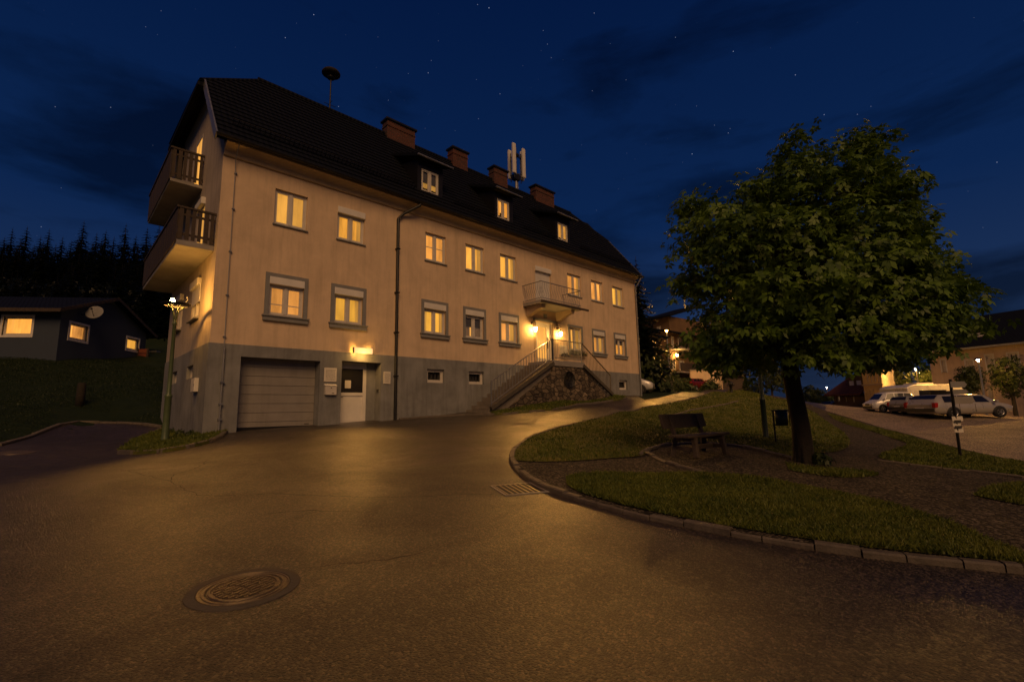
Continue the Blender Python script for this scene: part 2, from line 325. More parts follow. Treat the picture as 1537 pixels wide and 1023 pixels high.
def fast_mesh(name, V, nper, mat, parent=None, loc=None, smooth=False):   # V: (faces*nper, 3) loose polygons
    me = bpy.data.meshes.new(name); V = np.asarray(V, np.float32).reshape(-1, 3)
    off = base_of(parent) if parent is not None else (np.array(loc) if loc is not None else np.zeros(3)); V = V-off.astype(np.float32)
    n = len(V); me.vertices.add(n); me.vertices.foreach_set('co', V.ravel()); me.loops.add(n); me.loops.foreach_set('vertex_index', np.arange(n, dtype=np.int32))
    nf = n//nper; me.polygons.add(nf); me.polygons.foreach_set('loop_start', np.arange(0, n, nper, dtype=np.int32)); me.polygons.foreach_set('loop_total', np.full(nf, nper, np.int32))
    me.update(); me.validate(); me.materials.append(MT[mat] if isinstance(mat, str) else mat); o = bpy.data.objects.new(name, me); COL.objects.link(o)
    if parent is not None: o.parent = parent
    elif loc is not None: o.location = tuple(float(c) for c in loc)
    return o
def copy_tree(o, parent=None):
    c = o.copy(); COL.objects.link(c)
    if parent is not None: c.parent = parent
    for ch in list(o.children): copy_tree(ch, c)
    return c
def smooth_line(pts, step=.25):                         # Catmull-Rom through 2-D points
    P = [np.array(p[:2], float) for p in pts]; P = [2*P[0]-P[1]]+P+[2*P[-1]-P[-2]]; out = []
    for i in range(1, len(P)-2):
        a, b, c, d = P[i-1:i+3]; n = max(2, int(np.linalg.norm(c-b)/step))
        for k in range(n):
            t = k/n; out.append(.5*((2*b)+(c-a)*t+(2*a-5*b+4*c-d)*t*t+(3*b-a-3*c+d)*t**3))
    out.append(P[-2]); return out
def gpl(pts, step=.3): return smooth_line([gp(*p)[:2] for p in pts], step)
def drape(name, outline, mat, off, grid=.5, kind='structure', skirt=0., extra=None, parent=None):
    outline = [tuple(p[:2]) for p in outline]; A = np.array(outline); x0, y0 = A.min(0); x1, y1 = A.max(0)
    gx, gy = np.meshgrid(np.arange(x0, x1, grid), np.arange(y0, y1, grid)); Q = np.stack([gx.ravel(), gy.ravel()], -1); Q = Q+rng.normal(0, grid*.12, Q.shape); Q = Q[inside_np(Q, outline)]
    vs = [Vector(p) for p in outline]+[Vector(p) for p in Q]; n = len(outline)
    r = delaunay_2d_cdt(vs, [(i, (i+1) % n) for i in range(n)], [], 0, 1e-5); V = np.array([(p.x, p.y) for p in r[0]])
    T = np.array([t for t in r[2]]); C = V[T].mean(1); T = T[inside_np(C, outline)]
    Z = G(V[:, 0], V[:, 1])+off
    if extra is not None: Z = Z+extra(V)
    mb = MB(); mb.add(np.column_stack([V, Z]), [tuple(t) for t in T], True)
    if skirt:
        O = np.array(outline); zo = G(O[:, 0], O[:, 1])
        for i in range(n):
            j = (i+1) % n; mb.quad((*O[i], zo[i]+off), (*O[j], zo[j]+off), (*O[j], zo[j]+off-skirt), (*O[i], zo[i]+off-skirt))
    o = mb.build(name, mat, parent, recalc=False)
    if kind: o['kind'] = kind
    return o
def kerb_line(name, pts, w, h, seg, off=0., mat='kerb', gap=.007, side=1):
    pts = np.array([p[:2] for p in pts]); d = np.concatenate([[0], np.cumsum(np.linalg.norm(np.diff(pts, axis=0), axis=1))]); mb = MB(); t = 0
    def P(s): return np.array([np.interp(s, d, pts[:, 0]), np.interp(s, d, pts[:, 1])])
    while t < d[-1]-.1:
        e = min(t+seg*random.uniform(.7, 1.3), d[-1]); a, b = P(t+gap), P(e-gap); tn = (b-a)/(np.linalg.norm(b-a)+1e-9); nr = np.array([-tn[1], tn[0]])*side; jit = random.uniform(-.012, .012)
        za, zb = g1(*a)+off+jit, g1(*b)+off+jit; c = .018; hh = h+random.uniform(-.008, .008); V = []
        for q, z in ((a, za), (b, zb)):
            for wo, zo in ((-.025, -.15), (-.025, hh-c), (c-.025, hh), (w-c, hh), (w, hh-c), (w, -.15)): p = q+nr*(wo+jit*.5); V.append((p[0], p[1], z+zo))
        mb.add(V, [(i, (i+1) % 6, 6+(i+1) % 6, 6+i) for i in range(6)]+[(5, 4, 3, 2, 1, 0), (6, 7, 8, 9, 10, 11)]); t = e
    return tag(mb.build(name, mat), kind='structure')
def blades(name, outline, count, hmin, hmax, off, near_bias=1.4, mat='blade', wk=.0011):
    A = np.array([p[:2] for p in outline]); x0, y0 = A.min(0); x1, y1 = A.max(0); out = []; tot = 0
    while tot < count:
        Q = rng.uniform((x0, y0), (x1, y1), (count*2, 2)); d = np.hypot(*(Q-CAM[:2]).T); keep = rng.random(len(Q)) < np.clip((5/np.maximum(d, 3))**near_bias, 0, 1); Q = Q[keep]
        Q = Q[inside_np(Q, A)]; out.append(Q); tot += len(Q)
        if len(Q) == 0: break
    Q = np.concatenate(out)[:count]; n = len(Q); z = G(Q[:, 0], Q[:, 1])+off; d = np.hypot(*(Q-CAM[:2]).T)
    a = rng.uniform(0, 2*PI, n); h = rng.uniform(hmin, hmax, n)*(1+.5*np.sin(Q[:, 0]*2.3+1.7*np.sin(Q[:, 1]*1.9))*.5); w = .004+wk*d; ln = rng.normal(0, .55, (n, 2))*h[:, None]
    B = np.column_stack([Q, z]); s = np.column_stack([np.cos(a)*w, np.sin(a)*w, np.zeros(n)]); T = B+np.column_stack([ln, h])
    return tag(fast_mesh(name, np.stack([B-s, B+s, T], 1), 3, mat), kind='stuff')

# ================================================================== GROUND
def polar_ground():
    rs = np.concatenate([np.arange(0, 30, 1.2), np.arange(30, 110, 3), [115, 130, 160, 220, 350, 600, 1000]]); na = 96; V = []; F = []
    for r in rs:
        for k in range(na): a = 2*PI*k/na; V.append((CAM[0]+max(r, .01)*math.cos(a), CAM[1]+max(r, .01)*math.sin(a)))
    V = np.array(V); Z = G(V[:, 0], V[:, 1])-.07; mb = MB()
    for i in range(len(rs)-1):
        for k in range(na): F.append((i*na+k, i*na+(k+1) % na, (i+1)*na+(k+1) % na, (i+1)*na+k))
    return tag(mb.add(np.column_stack([V, Z]), F, True).build('ground', 'soil', recalc=False), kind='structure')
polar_ground()
# asphalt: one sheet from the left lot past the house, up the hill and across to the right-hand street
lot = gpl([(0, 669), (60, 651), (125, 634), (180, 635), (243, 641)])
fr = [dl(-3, -9), dl(2, -12)]
crest = gpl([(968, 600), (1012, 590), (1062, 584)])
rd = fr+lot+[(1, 2.), (1, 5), (22, 5), (22, 1.5), (24.3, .6)]+[p for p in crest]+[dl(50, 21), dl(55, 20), dl(58, 30), dl(60, 40), dl(42, 42), dl(22, 30), dl(8, 22), dl(-4, 12)]
drape('road', rd, 'asphalt', 0., .45)
kerb_line('lot_kerb', lot, .12, .10, .9, -.02, side=1)
# island outlines
K_left = gpl([(1092, 585), (1066, 590), (1040, 597), (1000, 607), (950, 617), (905, 626), (868, 635), (830, 645), (797, 656), (775, 671), (766, 685), (770, 699), (786, 716), (814, 733), (850, 746), (900, 760), (960, 776), (1040, 793), (1120, 808), (1210, 823), (1300, 836), (1400, 847), (1480, 855), (1537, 861)])
k_end = [dl(4.0, 6.2), dl(3.4, 9.5)]
R_edge = gpl([(1537, 697), (1490, 686), (1440, 675), (1380, 658), (1320, 642), (1285, 631), (1255, 622), (1238, 617)])
TOP = gpl([(1238, 617), (1215, 608), (1190, 600), (1160, 592), (1130, 587), (1110, 585)])
island = K_left+k_end+[dl(6, 15)]+R_edge+TOP[1:]
drape('path', island, 'gravel', .06, .45, skirt=.12)
kfront = [p for p in K_left]
street = [dl(6, 15)]+R_edge+[dl(52, 34), dl(56, 37), dl(43, 40), dl(30, 34), dl(20, 27), dl(10, 21)]
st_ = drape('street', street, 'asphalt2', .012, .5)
kerb_line('kerb', kfront[6:], .10, .07, .42, 0., side=1)
def on(pts): return gpl(pts, .25)
lawnA = on([(1096, 586), (1060, 593), (1010, 606), (960, 617), (910, 627), (870, 637), (832, 648), (800, 659), (780, 673), (773, 686), (778, 696), (850, 697), (920, 692), (966, 688), (972, 678), (1000, 670), (1060, 668), (1110, 673), (1160, 684), (1190, 692), (1225, 684), (1262, 680), (1276, 666), (1262, 648), (1236, 630), (1208, 613), (1180, 602), (1150, 594), (1120, 586)])
lawnB = on([(850, 724), (872, 718), (960, 716), (1060, 718), (1140, 724), (1220, 738), (1300, 755), (1370, 775), (1440, 798), (1500, 826), (1545, 846), (1537, 857), (1480, 850), (1400, 842), (1300, 831), (1210, 818), (1120, 803), (1040, 788), (960, 771), (900, 755), (868, 744), (852, 734)])
lawnC = on([(1242, 621), (1285, 634), (1320, 645), (1380, 661), (1440, 678), (1500, 691), (1545, 701), (1545, 718), (1450, 711), (1380, 703), (1322, 691), (1336, 680), (1362, 670), (1340, 660), (1290, 644), (1250, 629)])
lawnD = on([(1463, 750), (1492, 737), (1560, 729), (1600, 745), (1570, 768), (1500, 758)])
tuft = on([(1180, 700), (1205, 704), (1250, 708), (1300, 712), (1320, 718), (1270, 722), (1215, 716), (1185, 710)])
und = lambda V: .03*np.sin(V[:, 0]*1.7+V[:, 1]*.8)*np.sin(V[:, 1]*1.3)
for i, (lw, n) in enumerate(((lawnA, 34000), (lawnB, 60000), (lawnC, 12000), (lawnD, 5000), (tuft, 1500))):
    drape('lawn', lw, 'lawn', .078 if i < 4 else .072, .35, extra=None)
    blades('grass', lw, n, .03, .075 if i < 4 else .09, .07, 1.0)
# stepping edge round the bench circle, and a row of flat stones in the grass
kerb_line('bench_edging', on([(962, 688), (976, 679), (1004, 671), (1060, 669), (1110, 674), (1160, 685), (1192, 693)]), .10, .04, .35, .075)
kerb_line('bench_edging', on([(968, 684), (984, 692), (1005, 702), (1052, 713)]), .08, .03, .4, .075)
kerb_line('stone_row', on([(1005, 627), (1040, 618), (1075, 612), (1108, 604)]), .14, .03, .5, .10)
kerb_line('path_edging', on([(1318, 696), (1400, 706), (1470, 713), (1537, 722)]), .08, .03, .5, .075)
# corner lawn by the left street lamp
cl_front = gpl([(177, 681), (200, 682), (245, 679), (290, 671), (322, 662), (338, 653), (341, 647), (334, 642)], .2)
cl_back = gpl([(246, 642), (215, 655), (190, 668)], .3)
cl = cl_front+[(.45, .1), (.3, 4), (.3, 6.8)]+[p for p in cl_back]
drape('lawn', cl, 'lawn', .07, .3, skirt=.1); blades('grass', cl, 9000, .04, .09, .06, .8)
kerb_line('corner_kerb', cl_front, .10, .10, .8, 0., side=1); kerb_line('corner_kerb', cl_back[::-1][:0]+cl_back, .10, .08, .8, 0., side=1)
# strip of lawn in front of the stairs
sl_front = gpl([(742, 622.5), (765, 621), (800, 618), (850, 611.5), (900, 604.5), (930, 600), (941, 597)], .3)
sl = sl_front+[(20.8, -.1), (18.5, -.1), (14, -.3), (10.5, -.4)]
drape('lawn', sl, 'lawn', .06, .35, skirt=.1); blades('grass', sl, 6000, .04, .08, .06, .5)
kerb_line('stair_kerb', gpl([(600, 629.5), (640, 626.5), (690, 623.5)], .3)+sl_front, .09, .07, .9, 0., side=1)
# left meadow slope
blades('grass', [tuple(p) for p in lot]+[tuple(dl(26, -13)), tuple(dl(34, -20)), tuple(dl(34, -25)), tuple(dl(27, -33)), tuple(dl(15, -26))], 70000, .02, .055, -.065, .2, 'blade_dark', .0004)
# worn lane and cracks
def ribbon(name, pts, w, off, mat, jitter=0.):
    P = smooth_line(pts, .12); mb = MB(); V = []
    for i, p in enumerate(P):
        t = np.array(P[min(i+1, len(P)-1)])-np.array(P[max(i-1, 0)]); t /= np.linalg.norm(t)+1e-9; nr = np.array([-t[1], t[0]]); c = p+nr*random.uniform(-jitter, jitter); ww = w*random.uniform(.4, 1.2) if jitter else w
        for s in (-1, 1): q = c+nr*s*ww/2; V.append((q[0], q[1], g1(*q)+off))
    mb.add(V, [(2*i, 2*i+1, 2*i+3, 2*i+2) for i in range(len(P)-1)]); return tag(mb.build(name, mat, recalc=False), kind='structure')
for c in ([(190, 706), (230, 716), (255, 722), (285, 738), (320, 744), (420, 741), (520, 745), (600, 746), (690, 742), (742, 742)], [(255, 722), (262, 712), (300, 700), (310, 690)], [(480, 850), (560, 842), (640, 828)], [(670, 660), (700, 668), (720, 676)], [(420, 655), (480, 662), (540, 672)], [(400, 771), (470, 766), (540, 769)]):
    ribbon('road_crack', [gp(*p)[:2] for p in c], .018, .004, 'crack', .03)
ribbon('lane_line', [gp(*p)[:2] for p in [(1262, 622), (1300, 627), (1340, 632), (1400, 640), (1460, 647), (1537, 657)]], .14, .005, 'white')

# ================================================================== THE BIG HOUSE  (x along the street front, y into the house, z up)
L, W = 24.02, 7.4
house = thing('apartment_house', 'long three storey apricot plastered house with dark roof and lamplit windows', 'house', (0, 0, 0))
ZP, ZC = 2.71, 8.72                                      # top of grey plinth, foot of cornice
UWIN = [(1.59, 2.67), (3.77, 4.84), (7.59, 8.67), (9.76, 10.86), (11.9, 13.0), None, (17.02, 18.24), (19.22, 20.4), (21.4, 22.6)]
LWIN = [(1.44, 2.81), (3.62, 4.97), (7.42, 8.78), (9.6, 10.93), (11.75, 13.09), None, (16.9, 18.2), (19.08, 20.41), (21.3, 22.64)]
UZ, LZ, SUR = (6.87, 8.13), (3.75, 5.17), .13
rect = lambda a, b, c, d: [(a, c), (b, c), (b, d), (a, d)]
up_open = [rect(a, b, *UZ) for a, b in [w for w in UWIN if w]]
lo_open = [rect(a+SUR, b-SUR, LZ[0], LZ[1]-SUR) for a, b in [w for w in LWIN if w]]
bdoor = rect(14.38, 15.62, 5.86, 8.0); mdoor = rect(14.3, 15.66, 2.92, 5.05)
RD = .17                                                 # reveal depth
def wall_mesh(outer, holes, to3, inward, depth):
    mb = MB(); mb.fill(outer, holes, to3); iv = np.array(inward)*depth
    for h in holes:
        for i in range(len(h)):
            a, b = np.array(to3(*h[i])), np.array(to3(*h[(i+1) % len(h)])); mb.quad(a, b, b+iv, a+iv)
    return mb
front = lambda y: (lambda u, v: (u, y, v)); inw = (0, 1, 0)
wm = wall_mesh(rect(0, L, ZP, ZC+.4), up_open+lo_open+[bdoor, mdoor], front(0.), inw, RD)
wm.build('wall', 'plaster', house, recalc=False)
gar = rect(.86, 3.33, -.5, 2.34); wd = rect(4.1, 5.64, -.5, 2.4)
BW = [(7.72, 8.57, 1.72, 2.28), (9.89, 10.76, 1.71, 2.28), (21.6, 22.51, 1.66, 2.25)]
wall_mesh([(0, -.6), (.86, -.6), (.86, 2.34), (3.33, 2.34), (3.33, -.6), (4.1, -.6), (4.1, 2.4), (5.64, 2.4), (5.64, -.6), (L, -.6), (L, ZP), (0, ZP)],
          [rect(*b) for b in BW], front(-.03), inw, .2).build('plinth', 'plinth', house, recalc=False)
pm = MB(); pm.quad((0, -.03, ZP), (L, -.03, ZP), (L, 0, ZP), (0, 0, ZP))
for (a, b, zt, d) in ((.86, 3.33, 2.34, .42), (4.1, 5.64, 2.4, .55)):
    pm.quad((a, -.03, -.6), (a, -.03, zt), (a, d, zt), (a, d, -.6)); pm.quad((b, -.03, -.6), (b, d, -.6), (b, d, zt), (b, -.03, zt)); pm.quad((a, -.03, zt), (b, -.03, zt), (b, d, zt), (a, d, zt))
pm.build('plinth_reveal', 'plinth', house, recalc=False)
# gable end
gfun = lambda x: (lambda u, v: (x, u, v)); TOPZ = 12.42
gd = rect(3.45, 4.6, 8.78, 11.05); gd2 = rect(2.15, 3.2, 5.84, 8.05); gw = [rect(1.8, 3.05, 3.75, 5.1), rect(4.7, 5.7, 3.75, 5.1)]; gb = [rect(1.9, 2.88, 1.77, 2.2), rect(4.6, 5.6, 1.75, 2.2)]
wall_mesh([(0, ZP), (W, ZP), (W, TOPZ), (2.42, TOPZ), (0, 9.4)], [gd, gd2]+gw, gfun(0.), (1, 0, 0), RD).build('gable_wall', 'gable', house, recalc=False)
wall_mesh(rect(0, W, -.6, ZP), gb, gfun(-.03), (1, 0, 0), .2).build('gable_plinth', 'plinth', house, recalc=False)
m = MB(); m.quad((-.03, 0, ZP), (-.03, W, ZP), (0, W, ZP), (0, 0, ZP)); m.quad((-.03, -.03, -.6), (0, -.03, -.6), (0, -.03, ZP), (-.03, -.03, ZP)); m.quad((-.03, -.03, -.6), (-.03, -.03, ZP), (-.03, 0, ZP), (-.03, 0, -.6))
m.build('plinth_corner', 'plinth', house, recalc=False)
m = MB(); m.quad((L, -.03, -.6), (L, W, -.6), (L, W, 9.2), (L, -.03, 9.2)); m.quad((L, 0, 9.2), (L, W, 9.2), (L, W, TOPZ), (L, 2.4, TOPZ)); m.quad((0, W, -.6), (L, W, -.6), (L, W, TOPZ), (0, W, TOPZ)); m.build('rear_wall', 'gable', house, recalc=False)
# cove cornice
cov = [(0., ZC), (-.07, ZC), (-.09, ZC+.05)]+[(-.09-.33*(1-math.cos(t)), ZC+.05+.25*math.sin(t)) for t in np.linspace(.15, PI/2, 7)]+[(-.42, 9.08), (0, 9.12)]
MB().prism(cov, 0, .0, L).build('cornice', 'cornice', house)
# roof
SL = math.radians(51.1); cs, sn = math.cos(SL), math.sin(SL); E0 = (-.47, 9.13)
RW, RZ = 3.73, 14.32; smax = (RW-E0[0])/cs; sh = (12.31-E0[1])/sn
def rp(u, s, o=0.): return (u, E0[0]+s*cs-o*sn, E0[1]+s*sn+o*cs)
def ulim(s):
    k = max(0, (s-sh)/(smax-sh)); return -.32+2.2*k, L+.32-2.2*k
rm = MB(); st = .335; s = 0.
while s < smax-.01:
    e = min(s+st, smax); a0, a1 = ulim(s); b0, b1 = ulim(e)
    rm.quad(rp(a0, s, .045), rp(a1, s, .045), rp(b1, e, .008), rp(b0, e, .008)); rm.quad(rp(a0, s, -.01), rp(a1, s, -.01), rp(a1, s, .045), rp(a0, s, .045)); s = e
rl, rr_ = ulim(smax); RB = (7.85, 12.45)
for x, xr in ((-.32, rl), (L+.32, rr_)):                 # the half hips
    a = np.array((x, E0[0]+sh*cs, 12.31)); b = np.array((x, RB[0], RB[1])); c = np.array((xr, RW, RZ)); sx = -.2 if x < 0 else .2
    a2, b2 = a+(sx, -.04, -.08), b+(sx, .04, -.08)
    rm.quad(a2, b2, c); rm.quad(a, a2, c); rm.quad(b2, b, c)
    rm.box(min(x, x+sx), max(x, x+sx), a2[1], b2[1], 12.06, 12.2)
rm.quad((rl, RW, RZ), (rr_, RW, RZ), (L+.32, *RB), (-.32, *RB)); rm.quad((-.32, *RB), (L+.32, *RB), (L+.32, RB[0], 11.9), (-.32, RB[0], 11.9))
rm.quad(rp(-.32, 0, -.14), rp(L+.32, 0, -.14), rp(L+.32, smax-.1, -.14), rp(-.32, smax*.6, -.14))
roof = rm.build('roof', 'tiles', house, recalc=False)
for x in (-.34, L+.3):                                   # barge boards, ridge cap
    m = MB(); m.add([(x, *rp(0, 0, -.2)[1:]), (x, *rp(0, sh, -.2)[1:]), (x, *rp(0, sh, .06)[1:]), (x, *rp(0, 0, .06)[1:]), (x+.05, *rp(0, 0, -.2)[1:]), (x+.05, *rp(0, sh, -.2)[1:]), (x+.05, *rp(0, sh, .06)[1:]), (x+.05, *rp(0, 0, .06)[1:])], [(0, 1, 2, 3), (7, 6, 5, 4), (0, 3, 7, 4), (3, 2, 6, 7), (0, 4, 5, 1)]); m.build('barge_board', 'zinc', roof)
m = MB(); m.tube([(rl-.1, RW, RZ+.02), (rr_+.1, RW, RZ+.02)], .11, 8); m.tube([(rl, RW, RZ), (-.42, 2.1, 12.28)], .09, 8); m.tube([(rr_, RW, RZ), (L+.42, 2.1, 12.28)], .09, 8); m.build('ridge_cap', 'tiles', roof)
m = MB(); m.box(-.3, .02, 7.42, 8.7, 12.1, 12.5); m.box(-.25, 0, 7.4, 8.3, 10.5, 12.1); m.build('rear_eave', 'darkmetal', roof)
for a, b in ((.2, 7.1), (9.2, 11.6), (13.7, 16.2), (18.4, L-.3)):
    m = MB(); sg = 1.0; n = int((b-a)/.16)
    for k in range(n+1): u = a+.02+(b-a-.04)*k/n; m.bar(rp(u, sg, .04), rp(u, sg, .26), .02)
    for o in (.09, .24): m.bar(rp(a, sg, o), rp(b, sg, o), .025)
    m.build('snow_guard', 'darkmetal', roof)
gut = [(E0[0]-.07+.085*math.cos(t), 9.13+.085*math.sin(t)) for t in np.linspace(PI, 2*PI, 9)]+[(E0[0]-.07+.07*math.cos(t), 9.13+.07*math.sin(t)) for t in np.linspace(2*PI, PI, 9)]
MB().prism(gut, 0, -.3, L+.3).build('gutter', 'darkmetal', house)
# pipes
m = MB(); m.tube([(7.05, -.5, 9.1), (7.0, -.48, 8.95), (6.45, -.14, 8.55), (6.24, -.085, 8.3), (6.24, -.085, .2)], .062, 10)
for z in (1.9, 3.6, 5.2, 7.): m.box(6.16, 6.32, -.16, 0, z, z+.05)
m.build('downpipe', 'darkmetal', house)
m = MB(); m.tube([(24.1, -.5, 9.1), (24.05, -.45, 8.9), (23.98, -.1, 8.4), (23.98, -.09, 1.2)], .05, 8); m.build('downpipe', 'zinc', house)
m = MB(); m.tube([(.30, -.5, 9.15), (.32, -.43, 9.0), (.33, -.1, 8.65), (.35, -.045, 8.3), (.38, -.045, 2.0), (.38, -.07, 1.9)], .012, 6)
for z in (8.2, 7., 5.6, 4.2, 2.9): m.box(.33, .41, -.07, 0, z, z+.03)
m.build('lightning_cable', 'zinc', house); m = MB(); m.tube([(.38, -.08, 2.6), (.38, -.08, -.15)], .028, 8)
for z in (1.5, .85, .4): m.box(.33, .43, -.13, -.02, z, z+.06)
m.build('cable_conduit', 'zinc', house)

def window(u0, u1, z0, z1, lit='w_mid', y=0., parent=house, box=False, surround=False, blind=0., mull=True, fmat='frame', sill=True, gap=None, to=None, cd=.24, drapes=False, bar=0., th=.06, glazed=True):
    T = to or (lambda x, yy, z: (x, yy, z)); S = lambda mb: (setattr(mb, 'v', [T(*p) for p in mb.v]) or mb)
    bh = .24 if box else 0; zt = z1-bh; fy0, fy1 = y+.09, y+.09+th; fw = .065; f = MB()
    f.box(u0, u0+fw, fy0, fy1, z0, zt); f.box(u1-fw, u1, fy0, fy1, z0, zt); f.box(u0+fw, u1-fw, fy0, fy1, z0, z0+fw+.015); f.box(u0+fw, u1-fw, fy0, fy1, zt-fw, zt); c = (u0+u1)/2
    if mull:
        f.box(c-.05, c+.05, fy0-.012, fy1, z0+fw+.015, zt-fw)
    a = fw
    for (p, q) in (((u0+fw, c-.05), (c+.05, u1-fw)) if mull else ((u0+fw, u1-fw),)):      # sashes
        sw = .045; zb, zz = z0+fw+.015, zt-fw
        f.box(p, p+sw, fy0+.012, fy1-.004, zb, zz); f.box(q-sw, q, fy0+.012, fy1-.004, zb, zz); f.box(p+sw, q-sw, fy0+.012, fy1-.004, zb, zb+sw); f.box(p+sw, q-sw, fy0+.012, fy1-.004, zz-sw, zz)
    w = S(f).build('window', fmat, parent)
    g = MB()
    if glazed: g.quad((u0+fw, fy1-.3*th, z0+fw), (u1-fw, fy1-.3*th, z0+fw), (u1-fw, fy1-.3*th, zt-fw), (u0+fw, fy1-.3*th, zt-fw)); 
    if glazed: S(g).build('pane', 'glass', w, recalc=False)
    cm = MB(); n = 40; V = []; ph = random.uniform(0, 6)
    spans = [(u0, u1)] if gap is None else [(u0, u0+(u1-u0)*gap[0]), (u0+(u1-u0)*gap[1], u1)]
    for s0, s1 in spans:
        V = []
        for i in range(n+1):
            x = s0+(s1-s0)*i/n; yy = y+cd+.022*math.sin(x*38+ph)+.012*math.sin(x*71+ph*2); V += [(x, yy, z0-.05), (x, yy, zt+.05)]
        cm.add(V, [(2*i, 2*i+2, 2*i+3, 2*i+1) for i in range(n)], True)
    if lit in ('w_hi', 'w_mid'): lit = lit_mat('lamplit_curtain', (1., random.uniform(.39, .49), random.uniform(.045, .08)), random.uniform(.9, 1.25) if lit == 'w_hi' else random.uniform(.75, 1.05), random.uniform(.4, .68), random.uniform(.7, 2.2))
    S(cm).build('curtain', lit, w, recalc=False)
    if drapes:
        for s0, s1 in ((u0, u0+(u1-u0)*random.uniform(.12, .26)), (u1-(u1-u0)*random.uniform(.14, .28), u1)):
            dm = MB(); V = []; q = random.uniform(.0, .12)
            for i in range(15):
                x = s0+(s1-s0)*i/14; V += [(x, y+cd-.035+.016*math.sin(i*1.9+ph), z0-.05), (x+(q if s0 == u0 else -q)*.4, y+cd-.035+.016*math.sin(i*1.9+ph), zt+.05)]
            S(dm.add(V, [(2*i, 2*i+2, 2*i+3, 2*i+1) for i in range(14)], True)).build('drape', 'w_lo', w, recalc=False)
    if bar:
        bm_ = MB(); zz = z0+(zt-z0)*bar
        for p, q in ((u0+fw, c-.05), (c+.05, u1-fw)): bm_.box(p, q, fy0+.02, fy1-.006, zz-.015, zz+.015)
        S(bm_).build('glazing_bar', fmat, w)
    if gap is not None: S(MB().quad((u0-.1, y+.5, z0-.1), (u1+.1, y+.5, z0-.1), (u1+.1, y+.5, zt+.1), (u0-.1, y+.5, zt+.1))).build('lamplit_room', 'w_hi', w, recalc=False)
    if blind: S(MB().box(u0+fw, u1-fw, y+.17, y+.185, zt-fw-(zt-z0)*blind, zt-fw)).build('blind', 'greytrim', w)
    if box: S(MB().box(u0-.005, u1+.005, y-.05, y+.14, zt, z1+.003)).build('shutter_box', 'white', w, bevel=.012)
    if surround:
        b = SUR; m = MB(); m.box(u0-b, u0, y-.035, y+.02, z0, z1+b); m.box(u1, u1+b, y-.035, y+.02, z0, z1+b); m.box(u0, u1, y-.035, y+.02, z1+.004, z1+b); S(m).build('surround', 'greytrim', w)
        m = MB(); m.box(u0-b-.06, u1+b+.06, y-.13, y+.09, z0-.05, z0); m.box(u0-b-.03, u1+b+.03, y-.09, y+.02, z0-.19, z0-.05); S(m).build('sill', 'greytrim', w, bevel=.008)
    elif sill: S(MB().box(u0-.04, u1+.04, y-.06, y+.09, z0-.035, z0+.004)).build('sill', 'greytrim', w)
    return w
kinds = ['w_mid', 'w_mid', 'w_hi', 'w_hi', 'w_hi', None, 'w_hi', 'w_hi', 'w_hi']
for i, w in enumerate(UWIN):
    if w: window(w[0], w[1], *UZ, lit=kinds[i], box=(i == 1), drapes=i in (1, 3, 4, 6, 8), bar=.52 if i == 2 else 0)
kinds = ['w_mid', 'w_mid', 'w_mid', 'w_faint', 'w_mid', None, 'w_lo', 'w_hi', 'w_hi']
for i, w in enumerate(LWIN):
    if w: window(w[0]+SUR, w[1]-SUR, LZ[0], LZ[1]-SUR, lit=kinds[i], box=(i != 6), surround=True, blind=.42 if i == 3 else (.28 if i == 8 else 0), gap=(.42, .5) if i in (3, 6) else None, drapes=i in (1, 2, 4, 7), bar=.38 if i == 0 else 0)
for b in BW: window(b[0], b[1], b[2], b[3], lit='darkglass', y=.0, mull=False, sill=False, glazed=False)
# balcony door with closed roller shutter, main entrance, basement door, garage
m = MB(); m.box(14.38, 15.62, .10, .16, 5.86, 7.76)
for k in range(26): m.box(14.44, 15.56, .088, .1, 5.9+k*.07, 5.9+k*.07+.06)
d = m.build('balcony_door', 'white', house); MB().box(14.375, 15.625, -.05, .13, 7.76, 8.003).build('shutter_box', 'white', d, bevel=.012)
m = MB(); u0, u1, z0, z1 = 14.3, 15.66, 2.92, 5.05
m.box(u0, u0+.1, .10, .17, z0, z1); m.box(u1-.1, u1, .10, .17, z0, z1); m.box(u0+.1, u1-.1, .10, .17, z1-.1, z1); m.box(u0+.1, u0+.24, .115, .165, z0, z1-.1); m.box(u1-.42, u1-.1, .115, .165, z0, z1-.1); m.box(u0+.24, u1-.42, .115, .165, z0, z0+.25); m.box(u0+.24, u1-.42, .115, .165, z1-.24, z1-.1)
d = m.build('entrance_door', 'frame', house); MB().quad((u0+.2, .15, z0+.2), (u1-.4, .15, z0+.2), (u1-.4, .15, z1-.2), (u0+.2, .15, z1-.2)).build('pane', 'glass', d, recalc=False)
MB().quad((u0, .3, z0), (u1, .3, z0), (u1, .3, z1), (u0, .3, z1)).build('lamplit_hall', 'w_hi', d, recalc=False); MB().bar((u1-.36, .08, 3.7), (u1-.36, .08, 4.3), .035).build('handle', 'darkmetal', d)
m = MB()
for k in range(5):                                      # wrought scroll in the door glass
    a = 2*PI*k/5; m.tube([(14.85+.14*math.cos(a)+.12*math.cos(t), .13, 3.85+.14*math.sin(a)+.12*math.sin(t)) for t in np.linspace(0, 2*PI, 13)], .010, 5)
m.build('door_scroll', 'white', d)
MB().box(14.14, 15.85, -.07, .0, 5.08, 5.20).build('door_hood', 'greytrim', house); MB().box(15.66, 15.84, -.02, .03, 2.9, 5.08).build('door_jamb', 'cornice', house); MB().box(14.15, 14.3, -.02, .03, 2.9, 5.08).build('door_jamb', 'cornice', house)
m = MB(); n = 8
for k in range(n): h = 2.34/n; z = .0+k*h+.02; m.box(.87, 3.32, .36, .40, z+.006, z+h-.006)
